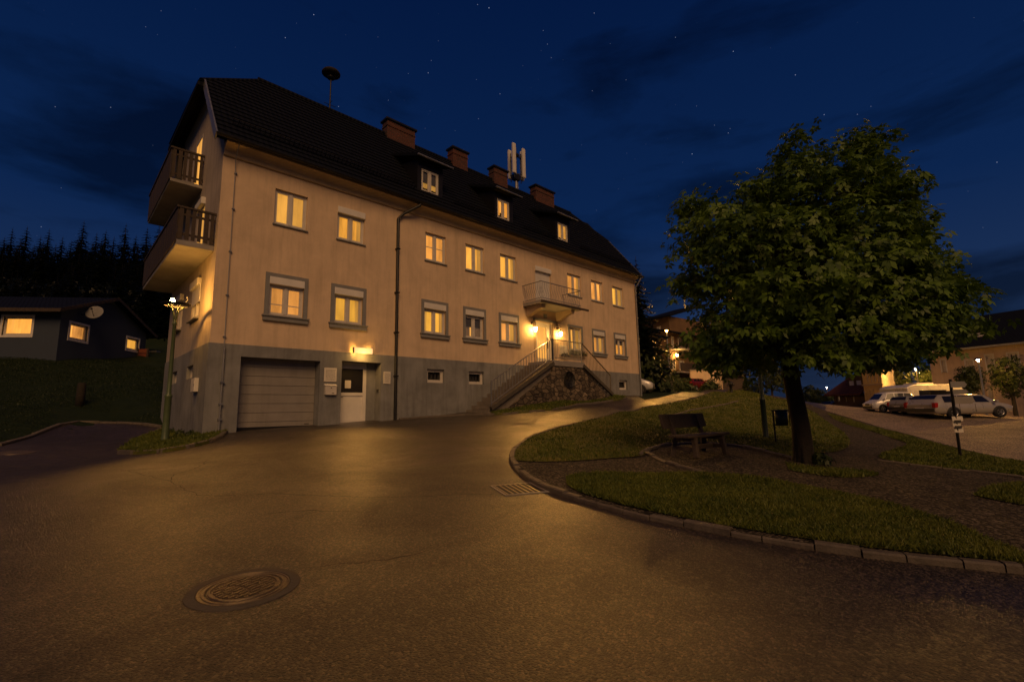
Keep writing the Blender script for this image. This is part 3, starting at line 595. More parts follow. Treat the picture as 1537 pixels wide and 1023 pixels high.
m.box(.87, 3.32, .385, .42, -.2, 2.34)
d = m.build('garage_door', 'garage', house, bevel=.004); MB().box(.865, 3.325, .34, .405, -.3, .16).build('bottom_seal', 'darkmetal', d); MB().box(3.02, 3.17, .352, .362, .2, .225).build('maker_plate', 'ink', d)
m = MB(); u0, u1, z0, z1 = 4.16, 5.28, .2, 2.3; y0, y1 = .42, .50
m.box(4.1, u0, y0, .56, -.1, 2.4); m.box(u0, u0+.13, y0, y1, z0, z1); m.box(u1-.13, u1, y0, y1, z0, z1); m.box(u0+.13, u1-.13, y0, y1, z1-.13, z1); m.box(u0+.13, u1-.13, y0, y1, 1.17, 1.29); m.box(u0+.13, u1-.13, y0, y1, z0, z0+.14); m.box(u0+.13, u1-.13, y0+.025, y1, z0+.14, 1.17); m.box(u0+.06, u1, y0+.01, .56, z1, 2.4);
d = m.build('basement_door', 'white', house, bevel=.006); MB().quad((u0+.13, y0+.03, 1.29), (u1-.13, y0+.03, 1.29), (u1-.13, y0+.03, z1-.13), (u0+.13, y0+.03, z1-.13)).build('pane', 'darkglass', d, recalc=False)
MB().box(u0+.29, u0+.52, y0+.012, y0+.022, 1.45, 1.74).build('notice_sheet', 'paper', d)
m = MB(); m.box(u0+.035, u0+.10, y0-.015, y0, .98, 1.22); m.bar((u0+.07, y0-.04, 1.13), (u0+.2, y0-.05, 1.13), .022); m.bar((u0+.07, y0-.05, 1.13), (u0+.07, y0, 1.13), .022); m.build('handle', 'darkmetal', d)
m = MB(); m.box(4.0, 5.75, -.02, .5, -.1, .19); m.build('door_step', 'concrete', house); MB().box(u1+.003, 5.64, y0+.0, .56, -.3, 2.4).build('door_side', 'plinth', house)
# dormers
for k, (wu0, wu1, c0, c1, r1) in enumerate(((7.56, 8.47, 7.35, 8.68, 9.3), (12.03, 12.88, 11.86, 13.12, 13.75), (16.67, 17.57, 16.49, 17.75, 18.4))):
    yf = .28; m = MB(); zb, zt = 9.75, 11.45
    m.fill(rect(c0, c1, zb, zt), [rect(wu0, wu1, 10.06, 11.14)], front(yf))
    for u in (c0, c1): m.quad((u, yf, zb), (u, yf, zt), (u, 2.6, zt+.5), (u, 2.6, zb+2.2))
    for u in (wu0, wu1): m.quad((u, yf, 10.06), (u, yf, 11.14), (u, yf+.17, 11.14), (u, yf+.17, 10.06))
    m.quad((wu0, yf, 11.14), (wu1, yf, 11.14), (wu1, yf+.17, 11.14), (wu0, yf+.17, 11.14)); m.quad((wu0, yf, 10.06), (wu1, yf, 10.06), (wu1, yf+.17, 10.06), (wu0, yf+.17, 10.06))
    d = m.build('dormer', 'darkmetal', house, recalc=False)
    a0, a1 = c0-.2, c1+.28; m = MB(); ye, ze = yf-.32, 11.42
    V = [(a0, ye, ze), (a1, ye, ze), (a1, ye, ze+.14), (a0, ye, ze+.14), (a0, 3.0, ze+1.25), (a1, 3.0, ze+1.25), (a1, 3.0, ze+1.39), (a0, 3.0, ze+1.39)]
    m.add(V, [(0, 1, 2, 3), (3, 2, 6, 7), (0, 4, 5, 1), (0, 3, 7, 4), (1, 5, 6, 2)]); m.build('dormer_roof', 'tiles', d)
    m = MB(); m.tube([(a0-.02, ye-.05, ze+.05), (a1+.05, ye-.05, ze+.03)], .045, 8); m.build('dormer_gutter', 'zinc', d)
    w = window(wu0, wu1, 10.06, 11.14, lit='w_lo' if k == 0 else 'w_mid', y=yf-.05, sill=False, blind=.5 if k == 0 else 0, gap=(.4, .55) if k == 1 else None)
    MB().box(wu0-.03, wu1+.05, yf-.08, yf+.02, 10.0, 10.06).build('sill', 'darkmetal', w)
# chimneys
for a, b, zt in ((7.62, 9.28, 15.12), (11.68, 12.78, 15.2), (14.76, 15.92, 15.18), (18.4, 20.28, 15.18)):
    m = MB(); m.box(a, b-.06, RW-.25, RW+.25, 13.4, zt-.10); m.box(a-.03, b-.03, RW-.28, RW+.28, zt-.42, zt-.37); c = m.build('chimney', 'brick', house)
    MB().box(a-.08, b+.04, RW-.33, RW+.33, zt-.10, zt).build('chimney_cap', 'darkmetal', c, bevel=.01)
# gable windows and balconies
def gable_to(x, yy, z): return (yy, x, z)
for (a, b, c, d_), lt, bl in (((1.8, 3.05, 3.75, 5.1), 'w_faint', 1), ((4.7, 5.7, 3.75, 5.1), 'w_faint', 0)):
    w = window(a, b, c, d_, lit=lt, to=gable_to, box=True, sill=True, y=-.07, cd=.20)
    if bl:
        MB().box(-.02, .012, a+.02, b-.02, c+.55, d_-.24).build('roller_shutter', 'white', w)
for b in gb: window(b[0][0], b[1][0], b[0][1], b[2][1], lit='darkglass', to=gable_to, mull=False, sill=False, glazed=False)
window(3.45, 4.6, 8.78, 11.05, lit='w_hi', to=gable_to, sill=False, y=-.10, cd=.135, th=.02, mull=False, glazed=False); window(2.15, 3.2, 5.84, 8.05, lit='w_hi', to=gable_to, sill=False, box=True, y=-.08, cd=.12, th=.02, glazed=False)
def gable_balcony(x0, y0, y1, z0, zs, zt):
    slab = MB().box(x0, -.0, y0, y1, z0, zs).build('balcony', 'concrete', house, bevel=.01)
    m = MB(); n = int((y1-y0)/.155)
    for k in range(n):
        a = y0+(y1-y0)*k/n; m.box(x0-.03+random.uniform(-.004, .004), x0-.008, a+.006, a+(y1-y0)/n-.006, zs-.05, zt-.03)
    for side in (y0-.03, y1+.008):
        nn = 6
        for k in range(nn):
            a = x0+(0-x0)*k/nn; wd = (0-x0)/nn; m.box(a+.022, a+wd-.022-.03*random.random(), side, side+.022, zs+.02, zt-.03)
    m.build('parapet', 'wooddark', slab)
    m = MB(); m.box(x0-.06, x0+.05, y0-.05, y1+.05, zt-.03, zt+.03); m.box(x0+.05, 0, y0-.05, y0+.04, zt-.03, zt+.03); m.box(x0+.05, 0, y1-.04, y1+.05, zt-.03, zt+.03)
    for z in (zs+.15, zt-.25): m.box(x0-.006, x0+.04, y0, y1, z, z+.07); m.box(x0+.04, 0, y0-.005, y0+.035, z, z+.07)
    for k in range(6): yy = y0+.03+(y1-y0-.06)*k/5; m.box(x0, x0+.05, yy-.025, yy+.025, zs, zt-.03)
    m.build('handrail', 'wooddark', slab)
gable_balcony(-.98, .33, 7.35, 5.63, 5.80, 6.82); gable_balcony(-.96, 2.85, 7.95, 8.62, 8.74, 9.85)
# street balcony over the entrance
x0, x1, dy = 13.42, 16.5, 1.26
slab = MB().box(x0, x1, -dy, 0, 5.68, 5.84).build('balcony', 'concrete', house); MB().box(x0-.02, 17.12, -dy-.06, -dy+.003, 5.70, 5.80).build('edge_beam', 'wooddark', slab)
for a in (13.62, 15.9): MB().prism([(0, 5.68), (0, 5.2), (-.25, 5.24), (-.8, 5.46), (-1.05, 5.5), (-1.1, 5.68)], 0, a, a+.26).build('bracket', 'cornice', slab)
m = MB(); zt = 6.74
pathr = [(x0, 0), (x0, -dy), (x1, -dy), (x1, 0)]
for (a, b) in zip(pathr[:-1], pathr[1:]):
    m.bar((*a, zt), (*b, zt), .045, .03); m.bar((*a, 5.92), (*b, 5.92), .025); n = max(6, int(math.dist(a, b)/.125))
    nx, ny = (b[1]-a[1])/math.dist(a, b), -(b[0]-a[0])/math.dist(a, b)
    for k in range(n+1):
        px, py = a[0]+(b[0]-a[0])*k/n, a[1]+(b[1]-a[1])*k/n
        m.tube([(px, py, 5.86), (px+nx*-.10, py+ny*-.10, 6.02), (px+nx*-.13, py+ny*-.13, 6.14), (px+nx*-.04, py+ny*-.04, 6.36), (px, py, 6.5), (px, py, zt)], .008, 5)
m.build('railing', 'zinc', slab)
# ------------------------------------------------------------------ entrance stairs
stair = thing('entrance_staircase', 'double flight of stone steps on a rubble wall below the main door', 'staircase', (14.5, -.8, .9)); D = 1.6; LZT = 2.86
m = MB(); nl = 14; rise = (LZT-.42)/nl
for k in range(nl):
    zt = LZT-rise*(k+1); xa = 13.72-.305*(k+1); m.box(xa-.03, xa+.31, -D+.1, -.031, zt-.16, zt)
    m.box(xa, xa+.305, -D+.12, -.032, zt-.9, zt-.16)
m.build('step', 'step', stair)
m = MB(); nr = 9; rise2 = (LZT-1.3)/nr
for k in range(nr):
    zt = LZT-rise2*(k+1); xa = 16.02+.27*k; m.box(xa, xa+.30, -D+.1, -.031, zt-.15, zt); m.box(xa, xa+.27, -D+.12, -.032, zt-.9, zt-.15)
m.build('step', 'step', stair)
MB().box(13.66, 16.1, -D-.05, -.03, LZT-.27, LZT).build('landing', 'concrete', stair, bevel=.01)
MB().prism([(9.9, .1), (13.7, 2.3), (13.7, LZT-.28), (16.02, LZT-.28), (16.02, 2.45), (18.5, .9), (18.5, .5), (9.9, 0)], 1, -D, -.05).build('rubble_wall', 'rubble', stair)
for a, b in (((9.75, -D-.02, .62), (13.74, -D-.02, LZT-.14)), ((16.0, -D-.02, LZT-.14), (18.5, -D-.02, 1.28))): MB().bar(a, b, .12, .16).build('stringer', 'concrete_worn', stair)
m = MB(); m.tube([(14.9+.42*math.cos(t), -D-.012, 1.95+.42*math.sin(t)) for t in np.linspace(0, 2*PI, 25)], .016, 6)
for k in range(6): a = PI*k/3; m.tube([(14.9+.21*math.cos(a)+.19*math.cos(t), -D-.012, 1.95+.21*math.sin(a)+.19*math.sin(t)) for t in np.linspace(0, 2*PI, 15)], .011, 5)
m.build('grille', 'darkmetal', stair); MB().lathe((14.9, -D-.003, 1.95), [(0, 0), (.42, 0), (.42, -.02)], 24, (0, 1, 0)).build('vent_shade_disc', 'darkglass', stair)  # flat dark disc painted as the shaded inside of the vent
m = MB(); yR = -D+.02
def rail(a, b, hr, n, first=True):
    a, b = np.array(a), np.array(b); m.bar(a+(0, 0, hr), b+(0, 0, hr), .05, .035); m.bar(a+(0, 0, .12), b+(0, 0, .12), .03)
    for k in range(n+1): p = a+(b-a)*k/n; m.bar(p+(0, 0, .0 if k in (0, n) else .12), p+(0, 0, hr), .04 if k in (0, n) else .018)
rail((9.82, yR, .72), (13.72, yR, LZT), 1.02, 22); rail((13.72, yR, LZT), (13.75, yR, LZT), 1.02, 1)
m.build('railing', 'zinc', stair); m = MB(); rail((13.8, yR, LZT), (15.96, yR, LZT), 1.0, 20); m.build('railing', 'zinc', stair)
m = MB(); a, b = np.array((16.0, yR, LZT)), np.array((18.42, yR, 1.32)); m.bar(a+(0, 0, 1.0), b+(0, 0, 1.0), .05, .035)
for k in range(0, 21): p = a+(b-a)*k/20; m.bar(p, p+(0, 0, 1.0), .03 if k in (0, 20) else .012)
m.build('railing', 'iron', stair)

# ================================================================== THINGS ON AND BY THE HOUSE
def single(mb, name, mat, label, cat, loc, group=None, **k): return tag(mb.build(name, mat, loc=loc, **k), label, cat, group)
# siren on the ridge
t = thing('roof_siren', 'mushroom shaped siren on a thin mast above the roof ridge', 'siren', (4.82, RW, RZ)); m = MB(); m.tube([(4.82, RW, RZ-.1), (4.82, RW, 16.1)], .035, 8); m.build('mast', 'darkmetal', t)
m = MB(); m.lathe((4.82, RW, 16.02), [(.03, 0), (.13, .02), (.32, .09), (.41, .15), (.41, .20), (.36, .27), (.22, .36), (.06, .42), (0, .43)], 28); m.build('horn_hood', 'bark', t); m = MB(); m.lathe((4.82, RW, 15.92), [(.02, 0), (.16, .02), (.16, .15), (.05, .2)], 16); m.build('motor', 'darkmetal', t)
m = MB(); m.tube([(4.55, RW, 14.62), (5.09, RW, 14.62)], .012, 6); m.tube([(4.82, RW-.25, 14.7), (4.82, RW+.25, 14.7)], .012, 6); m.build('stay', 'darkmetal', t)
# mobile phone antenna
t = thing('antenna_mast', 'cellular antenna mast with upright white panels on the roof ridge', 'antenna', (16.85, RW, RZ)); x = 16.85; m = MB(); m.tube([(x, RW, RZ-.2), (x, RW, 17.2)], .07, 10); m.tube([(x+.22, RW+.05, RZ-.2), (x+.12, RW, 15.0)], .045, 8); m.build('mast', 'zinc', t)
for dx, dy_ in ((-.42, -.28), (.50, -.22), (-.05, .5), (.68, .1)): 
    m = MB(); cx_, cy_ = x+dx, RW+dy_; m.box(cx_-.13, cx_+.13, cy_-.07, cy_+.07, 15.25, 17.25); m.build('panel', 'white', t, bevel=.03)
    m = MB(); 
    for z in (15.45, 16.7): m.bar((x, RW, z), (cx_, cy_, z), .05)
    m.tube([(cx_*.8+x*.2, cy_*.8+RW*.2, 15.0), (cx_*.8+x*.2, cy_*.8+RW*.2, 17.0)], .03, 6); m.build('bracket', 'darkmetal', t)
MB().box(x-.22, x+.22, RW-.16, RW+.16, 15.0, 15.35).build('radio_unit', 'darkmetal', t); MB().box(x-.12, x+.12, RW-.2, RW+.2, 16.6, 16.75).build('radio_unit', 'darkmetal', t)
# box lamp over the basement door
t = thing('wall_lamp', 'box shaped wall lamp glowing above the white basement door', 'wall lamp', (4.83, 0, 2.8))
m = MB(); m.box(4.47, 5.19, -.20, -.185, 2.69, 2.90); m.build('diffuser', 'diffuser', t); m = MB(); m.box(4.455, 4.47, -.205, -.09, 2.685, 2.905); m.box(5.19, 5.205, -.205, -.09, 2.685, 2.905); m.box(4.6, 5.06, -.185, -.03, 2.76, 2.83); m.box(4.47, 5.19, -.186, -.18, 2.685, 2.905); m.build('housing', 'darkmetal', t)
m = MB(); m.tube([(4.50, -.14, 2.72), (4.60, -.14, 2.72)], .02, 8); m.tube([(5.04, -.12, 2.88), (5.16, -.12, 2.88)], .012, 8); m.tube([(4.49, -.12, 2.88), (4.57, -.12, 2.88)], .012, 8); m.build('lamp_tube', 'tube', t)
# boards, letter box, plates
def board(name, u0, u1, z0, z1, label, cat, lines, y=-.03):
    t = thing(name, label, cat, ((u0+u1)/2, y, (z0+z1)/2)); MB().box(u0, u1, y-.03, y, z0, z1).build('panel', 'paper', t, bevel=.004); m = MB(); n = lines; h = (z1-z0)
    for k in range(n):
        z = z1-h*(.16+.72*k/max(1, n-1)); x = u0+(u1-u0)*.12
        while x < u1-(u1-u0)*.16: wv = random.uniform(.02, .06); m.box(x, min(x+wv, u1-(u1-u0)*.1), y-.0325, y-.029, z, z+h*.022); x += wv+.013
    m.build('print', 'ink', t); return t
board('notice_board', 3.47, 3.91, 1.64, 2.12, 'white notice board above the letter box beside the garage door', 'notice board', 9)
t = board('notice_sheet', 5.745, 6.03, 1.62, 2.08, 'narrow white notice between basement door and black downpipe', 'notice', 10)
t = thing('letter_box', 'pale metal letter box mounted below the white notice board', 'letter box', (3.695, -.03, 1.17)); MB().box(3.5, 3.89, -.15, -.03, 1.18, 1.5).build('body', 'frame', t, bevel=.01); MB().prism([(-.17, 1.49), (-.02, 1.56), (-.02, 1.49)], 0, 3.48, 3.91).build('lid', 'white', t); m = MB(); m.box(3.68, 3.71, -.156, -.149, 1.4, 1.44); m.box(3.72, 3.8, -.156, -.149, 1.23, 1.25); m.build('lock', 'ink', t)
m = MB(); m.box(5.60, 5.66, .12, .22, 1.32, 1.42); m.box(5.605, 5.655, .14, .20, 1.34, 1.37); single(m, 'door_bell', 'ink', 'small dark door bell in the right jamb of the basement door', 'door bell', (5.63, .17, 1.37))
m = MB(); m.box(14.93, 15.2, -.02, -.001, 5.28, 5.50); t = single(m, 'house_number_plate', 'greytrim', 'small square number plate on the wall above the main door', 'plate', (15.06, 0, 5.39), bevel=.006)
t = thing('meter_box', 'small pale meter box on the grey gable plinth', 'meter box', (-.03, 1.1, 1.3)); MB().box(-.15, -.03, .88, 1.38, 1.28, 1.70).build('body', 'white', t, bevel=.012); MB().box(-.155, -.149, .94, .96, 1.45, 1.53).build('lock', 'ink', t)
# entrance lanterns
def lantern(u, z, label):
    t = thing('wall_lantern', label, 'wall lantern', (u, 0, z), group='lanterns beside the main door')
    m = MB(); m.lathe((u, -.02, z+.36), [(0, -.02), (.07, -.01), (.07, .02), (0, .025)], 12, (0, 1, 0)); m.tube([(u, -.03, z+.36), (u, -.12, z+.46), (u, -.24, z+.44), (u, -.26, z+.30), (u, -.26, z+.2)], .013, 6); m.tube([(u, -.03, z+.30), (u, -.10, z+.22), (u, -.16, z+.28), (u, -.12, z+.34)], .008, 5); m.build('bracket', 'iron', t)
    m = MB(); m.lathe((u, -.26, z+.10), [(.02, .10), (.12, .04), (.13, .02), (.11, .02)], 6, smooth=False); m.lathe((u, -.26, z-.16), [(.0, -.05), (.05, 0), (.06, .02)], 6, smooth=False); m.build('cap', 'iron', t)
    m = MB(); m.lathe((u, -.26, z-.12), [(.03, 0), (.065, .10), (.08, .22), (.03, .23)], 12); m.build('glass', 'lantern', t); return t
lantern(14.02, 4.55, 'lit lantern on the wall left of the main door'); lantern(15.98, 4.5, 'lit lantern on the wall right of the main door')
m = MB(); m.box(15.95, 16.0, -.05, 0, 4.95, 5.2); m.box(15.93, 16.02, -.04, 0, 5.05, 5.09); single(m, 'door_plate', 'iron', 'small dark iron ornament above the right hand lantern', 'ornament', (15.97, 0, 5.0))
MBx = board('door_sign', 16.15, 16.75, 3.45, 3.95, 'pale sign on the wall right of the main door', 'sign', 6, y=-.0)
# flower box on the stair landing wall
for a, b, z, lb in ((16.1, 16.75, 3.38, 'row of dark flowers under the sign right of the main door'), (16.8, 18.25, 3.52, 'long dark flower box under the window right of the main door')):
    t = thing('flower_box', lb, 'flower box', ((a+b)/2, -.1, z)); MB().box(a, b, -.22, -.14, z-.06, z+.04).build('trough', 'darkmetal', t); n = int((b-a)*240); P = np.column_stack([rng.uniform(a, b, n), rng.normal(-.18, .05, n), z+np.abs(rng.normal(0, .07, n))]); d = rng.normal(0, .04, (n, 2, 3)); fast_mesh('flowers', np.stack([P, P+d[:, 0], P+d[:, 1]], 1), 3, 'shrub', t)

# ================================================================== STREET LAMPS
def ring_lamp(base, h, label, lit, group=None, rz=0.):
    t = thing('street_lamp', label, 'street lamp', base, rz, group); L_ = dict(local=True)
    m = MB(); m.lathe((0, 0, 0), [(.10, -.15), (.10, .05), (.088, .08), (.085, 1.22), (.098, 1.24), (.098, 1.28), (.075, 1.31), (.060, 1.36), (.046, h-.66), (.062, h-.64), (.062, h-.58), (.05, h-.56), (.045, h-.5), (0, h-.5)], 18); m.build('pole', 'green' if lit else 'darkgreen', t, **L_)
    m = MB()
    for k in range(4):
        a = 2*PI*k/4+.4; ca, sa = math.cos(a), math.sin(a); m.tube([(.03*ca, .03*sa, h-.56), (.05*ca, .05*sa, h-.36), (.10*ca, .10*sa, h-.2), (.24*ca, .24*sa, h-.06)], .017, 6)
    m.build('stay', 'green' if lit else 'darkgreen', t, **L_)
    m = MB(); m.lathe((0, 0, h-.09), [(.29, .02), (.375, .055), (.38, .08), (.36, .09), (.29, .05), (.29, .02)], 32)
    for k in range(6): a = PI*k/3; m.bar((.03*math.cos(a), .03*math.sin(a), h-.06), (.30*math.cos(a), .30*math.sin(a), h-.055), .018, .012)
    m.build('ring', 'darkmetal', t, **L_)
    m = MB(); m.tube([(.24*HR[0], .24*HR[1], h-.03), (.30*HR[0], .30*HR[1], h+.05), (.34*HR[0], .34*HR[1], h+.12), (.30*HR[0], .30*HR[1], h+.2)], .012, 6); m.tube([(.1*HR[0], .1*HR[1], h), (.28*HR[0], .28*HR[1], h+.04)], .010, 6); m.build('clip', 'zinc', t, **L_)
    if lit:
        b = -.12*HR; m = MB(); m.ball((b[0], b[1], h+.10), .055, 10, 8, (1, 1, 1.2)); m.build('bulb', 'bulb', t, **L_); m = MB(); m.lathe((b[0], b[1], h-.05), [(.03, 0), (.04, .03), (.035, .09), (0, .1)], 12); m.build('lamp_socket', 'zinc', t, **L_)
    return t
b = gp(247, 664); hh = 209*((b-CAM)@CF)/FPX*1.005
ring_lamp((b[0], b[1], g1(b[0], b[1])+.06), hh, 'green street lamp with glowing bulb on a ring by the house corner', True)
b2 = gp(1150, 659); ring_lamp((b2[0], b2[1], g1(b2[0], b2[1])+.08), hh, 'unlit dark street lamp rising into the tree crown beside the bin', False)
LAMPS = []
def mast_lamp(px, py_top, py_base, dep, label, on=True, arm=0., r=.10):
    tp = at(px, py_top, dep); gz = at(px+2, py_base, dep)[2]; LAMPS.append(tp); t = thing('street_lamp', label, 'street lamp', (tp[0], tp[1], gz)); m = MB(); m.tube([(tp[0], tp[1], gz-.5), (tp[0], tp[1], tp[2]-.1)], [.075, .05], 10); m.build('pole', 'zinc', t)
    m = MB(); m.lathe((tp[0], tp[1], tp[2]+.02), [(.0, .14), (.12, .10), (.20, .03), (.21, .0), (.16, .0)], 16); m.build('hood', 'darkmetal', t); m = MB(); m.ball((tp[0], tp[1], tp[2]-.03), r, 10, 6); m.build('lamp_head', 'lamphead', t); return t
mast_lamp(1000.5, 496, 572, 42, 'lit street lamp on a tall pole beyond the right end of the house', r=.085)
mast_lamp(1375, 553, 612, 50, 'left one of two lit lamps above the camper van', r=.12)
mast_lamp(1381, 560, 612, 56, 'fainter lit lamp close behind the lamps over the camper van', r=.07)
mast_lamp(1468, 540, 621, 29.5, 'lit street lamp in front of the big house at the far right', r=.06)
mast_lamp(1241, 581, 615, 75, 'distant lit lamp among far trees right of the tree trunk', r=.07)

# ================================================================== BENCH, BIN, SIGN POST, STUMP, COVERS
bc = gp(1050, 685.5); bz = g1(bc[0], bc[1])+.06
e0, e1 = gp(1011, 684), gp(1092, 680); bang = math.atan2(HR[1], HR[0])+math.radians(40)
t = thing('park_bench', 'heavy dark wooden bench on the gravel circle beside the tree', 'bench', (bc[0], bc[1], bz), bang); bl = .93
m = MB()
for k in range(3): m.box(-bl, bl, -.30+.165*k, -.30+.165*k+.155, .41, .465)
m.build('seat', 'wood', t, local=True, bevel=.012)
m = MB(); m.add([(-bl, .27, .60), (bl, .27, .60), (bl, .33, .60), (-bl, .33, .60), (-bl, .35, .92), (bl, .35, .92), (bl, .41, .92), (-bl, .41, .92)], [(0, 3, 2, 1), (4, 5, 6, 7), (0, 1, 5, 4), (1, 2, 6, 5), (2, 3, 7, 6), (3, 0, 4, 7)]); m.build('backrest', 'wood', t, local=True, bevel=.012)
for x in (-.60, .60):
    m = MB(); m.bar((x, -.24, .40), (x+.05*(1 if x > 0 else -1), -.30, -.02), .11, .10); m.build('leg', 'wood', t, local=True, bevel=.01); m = MB(); m.bar((x, .20, .40), (x+.05*(1 if x > 0 else -1), .28, -.02), .11, .10); m.build('leg', 'wood', t, local=True, bevel=.01)
    m = MB(); m.bar((x, .20, .36), (x, .36, .88), .10, .07); m.build('back_post', 'wood', t, local=True); m = MB(); m.box(x-.05, x+.05, -.30, .24, .33, .408); m.build('seat_bearer', 'wood', t, local=True)
m = MB(); m.bar((-.6, .0, .17), (.6, .0, .17), .07, .09); m.bar((-.62, -.27, .17), (-.62, .25, .17), .06, .08); m.bar((.62, -.27, .17), (.62, .25, .17), .06, .08); m.build('stretcher', 'wood', t, local=True)
b = gp(1165, 668); z0 = g1(b[0], b[1])+.08; sc = ((b-CAM)@CF)/FPX; t = thing('litter_bin', 'dark green litter bin hung on a post frame left of the tree trunk', 'litter bin', (b[0], b[1], z0), math.atan2(HR[1], HR[0])); hb = 48*sc; wb = 22*sc
m = MB(); m.tube([(0, 0, -.1), (0, 0, hb)], .025, 8); m.tube([(-.03, 0, hb-.01), (wb+.06, 0, hb-.01)], .022, 8); m.tube([(0, 0, hb*.55), (.08, 0, hb*.55)], .02, 6); m.tube([(wb+.04, 0, hb), (wb+.04, 0, hb*.5)], .014, 6); m.build('post', 'darkmetal', t, local=True)
m = MB(); m.lathe((wb*.55, 0, hb*.52), [(0, 0), (wb*.36, 0), (wb*.42, hb*.45), (wb*.40, hb*.45), (wb*.34, .03)], 20); m.build('bin', 'darkgreen', t, local=True)
# leaning sign post
b = gp(1442, 690); D_ = (b-CAM)@CF; z0 = g1(b[0], b[1]); topp = at(1426, 569, D_*1.0); t = thing('sign_post', 'leaning sign post with blank direction boards by the right hand street', 'sign post', (b[0], b[1], z0)); B0 = np.array((b[0], b[1], z0-.2)); m = MB(); m.tube([B0, topp], .034, 10); m.build('post', 'darkmetal', t)
def onpost(py): 
    k = (690-py)/(690-569.); return (1-k)*np.array((b[0], b[1], z0))+k*topp
rx = np.array((*HR, 0.)); sp = D_/FPX
for py, l0, l1, hgt, mat in ((577, -6, 21, 9, 'greytrim'), (588, -4, 22, 7, 'greytrim'), (600.5, -3, 29, 11, 'concrete')):
    c = onpost(py)+rx*(l0+l1)/2*sp-np.array((*HF, 0))*.045; m = MB(); hw = (l1-l0)/2*sp; m.obox(c, (hw-.05, .012, hgt/2*sp), rx); m.add([c+rx*(hw-.05)+np.array((0, 0, hgt/2*sp)), c+rx*hw*1.08, c+rx*(hw-.05)-np.array((0, 0, hgt/2*sp))], [(0, 1, 2)]); m.build('direction_board', mat, t)
for py, dx, w_, h_ in ((628, 1, 16, 7), (636, -1, 12, 8), (645, 1, 13, 7)):
    c = onpost(py)+rx*dx*sp-np.array((*HF, 0))*.04; m = MB(); m.obox(c, (w_/2*sp, .006, h_/2*sp), rx); m.build('trail_marker', 'paper', t)
m = MB(); 
for py in (632, 640.5): m.obox(onpost(py)-np.array((*HF, 0))*.05, (5*sp, .012, 2*sp), rx)
m.build('marker_print', 'ink', t)
b = gp(120, 603); m = MB(); m.lathe((b[0], b[1], g1(b[0], b[1])-.2), [(0, 0), (.16, 0), (.15, .5), (.14, .95), (.12, 1.0), (0, 1.01)], 14); single(m, 'tree_stump', 'bark', 'short dark wooden stump standing in the left meadow', 'stump', (b[0], b[1], g1(b[0], b[1])))
b = gp(1098, 590); z = g1(b[0], b[1]); t = thing('hydrant', 'small dark hydrant post on the crest of the lawn', 'hydrant', (b[0], b[1], z)); m = MB(); m.lathe((b[0], b[1], z-.1), [(.0, 0), (.16, 0), (.16, .15), (.13, .2), (.13, .75), (.20, .8), (.20, .95), (.12, 1.05), (0, 1.12)], 14); m.build('barrel', 'darkmetal', t); m = MB(); m.tube([b+rx*-.3+(0, 0, .7), b+rx*.3+(0, 0, .7)], .07, 8); m.build('outlet', 'darkmetal', t)
# manhole cover with concrete ring
def slope_frame(c):
    e = .3; n = np.array([-(g1(c[0]+e, c[1])-g1(c[0]-e, c[1]))/(2*e), -(g1(c[0], c[1]+e)-g1(c[0], c[1]-e))/(2*e), 1.]); return n/np.linalg.norm(n)
c = gp(367, 882); c[2] = g1(c[0], c[1]); n = slope_frame(c); Rr = .325
t = thing('manhole_cover', 'round ribbed iron manhole cover set in a worn concrete ring', 'manhole cover', c)
m = MB(); m.lathe(c, [(Rr+.03, .003), (Rr+.04, .012), (Rr+.115, .009), (Rr+.125, -.01)], 48, n, smooth=False); m.build('concrete_ring', 'concrete_worn', t)
m = MB(); m.lathe(c, [(Rr-.03, .004), (Rr-.027, .011), (Rr-.006, .011), (Rr-.002, .004), (Rr+.014, .004), (Rr+.018, .010), (Rr+.028, .010), (Rr+.03, .0)], 48, n, smooth=False); m.build('frame', 'iron', t)
ref = np.cross(n, (0, 1, 0)); ref /= np.linalg.norm(ref); sd = np.cross(n, ref); m = MB(); m.lathe(c, [(0, .006), (Rr-.045, .006)], 48, n, smooth=False); m.lathe(c, [(Rr-.075, .006), (Rr-.073, .014), (Rr-.055, .014), (Rr-.05, .006)], 48, n, smooth=False); ang = math.radians(20)
ax = ref*math.cos(ang)+sd*math.sin(ang); bx = np.cross(n, ax)
for i in range(-6, 7):
    o = i*.047; hl = math.sqrt(max(0, (Rr-.085)**2-o*o)); a = -hl; k = i % 2
    while a < hl-.02: e = min(a+(.15 if k % 2 else .10), hl); m.obox(c+bx*o+ax*(a+e)/2+n*.011, ((e-a)/2-.012, .013, .004), ax, n); a = e; k += 1
m.build('cover', 'iron', t)
c = gp(24, 679); c[2] = g1(c[0], c[1]); n = slope_frame(c); m = MB(); m.lathe(c, [(0, .006), (.3, .006), (.31, .012), (.36, .012), (.37, -.01)], 36, n, smooth=False); single(m, 'manhole_cover', 'iron', 'dark manhole cover in the asphalt lot at the far left', 'manhole cover', c)
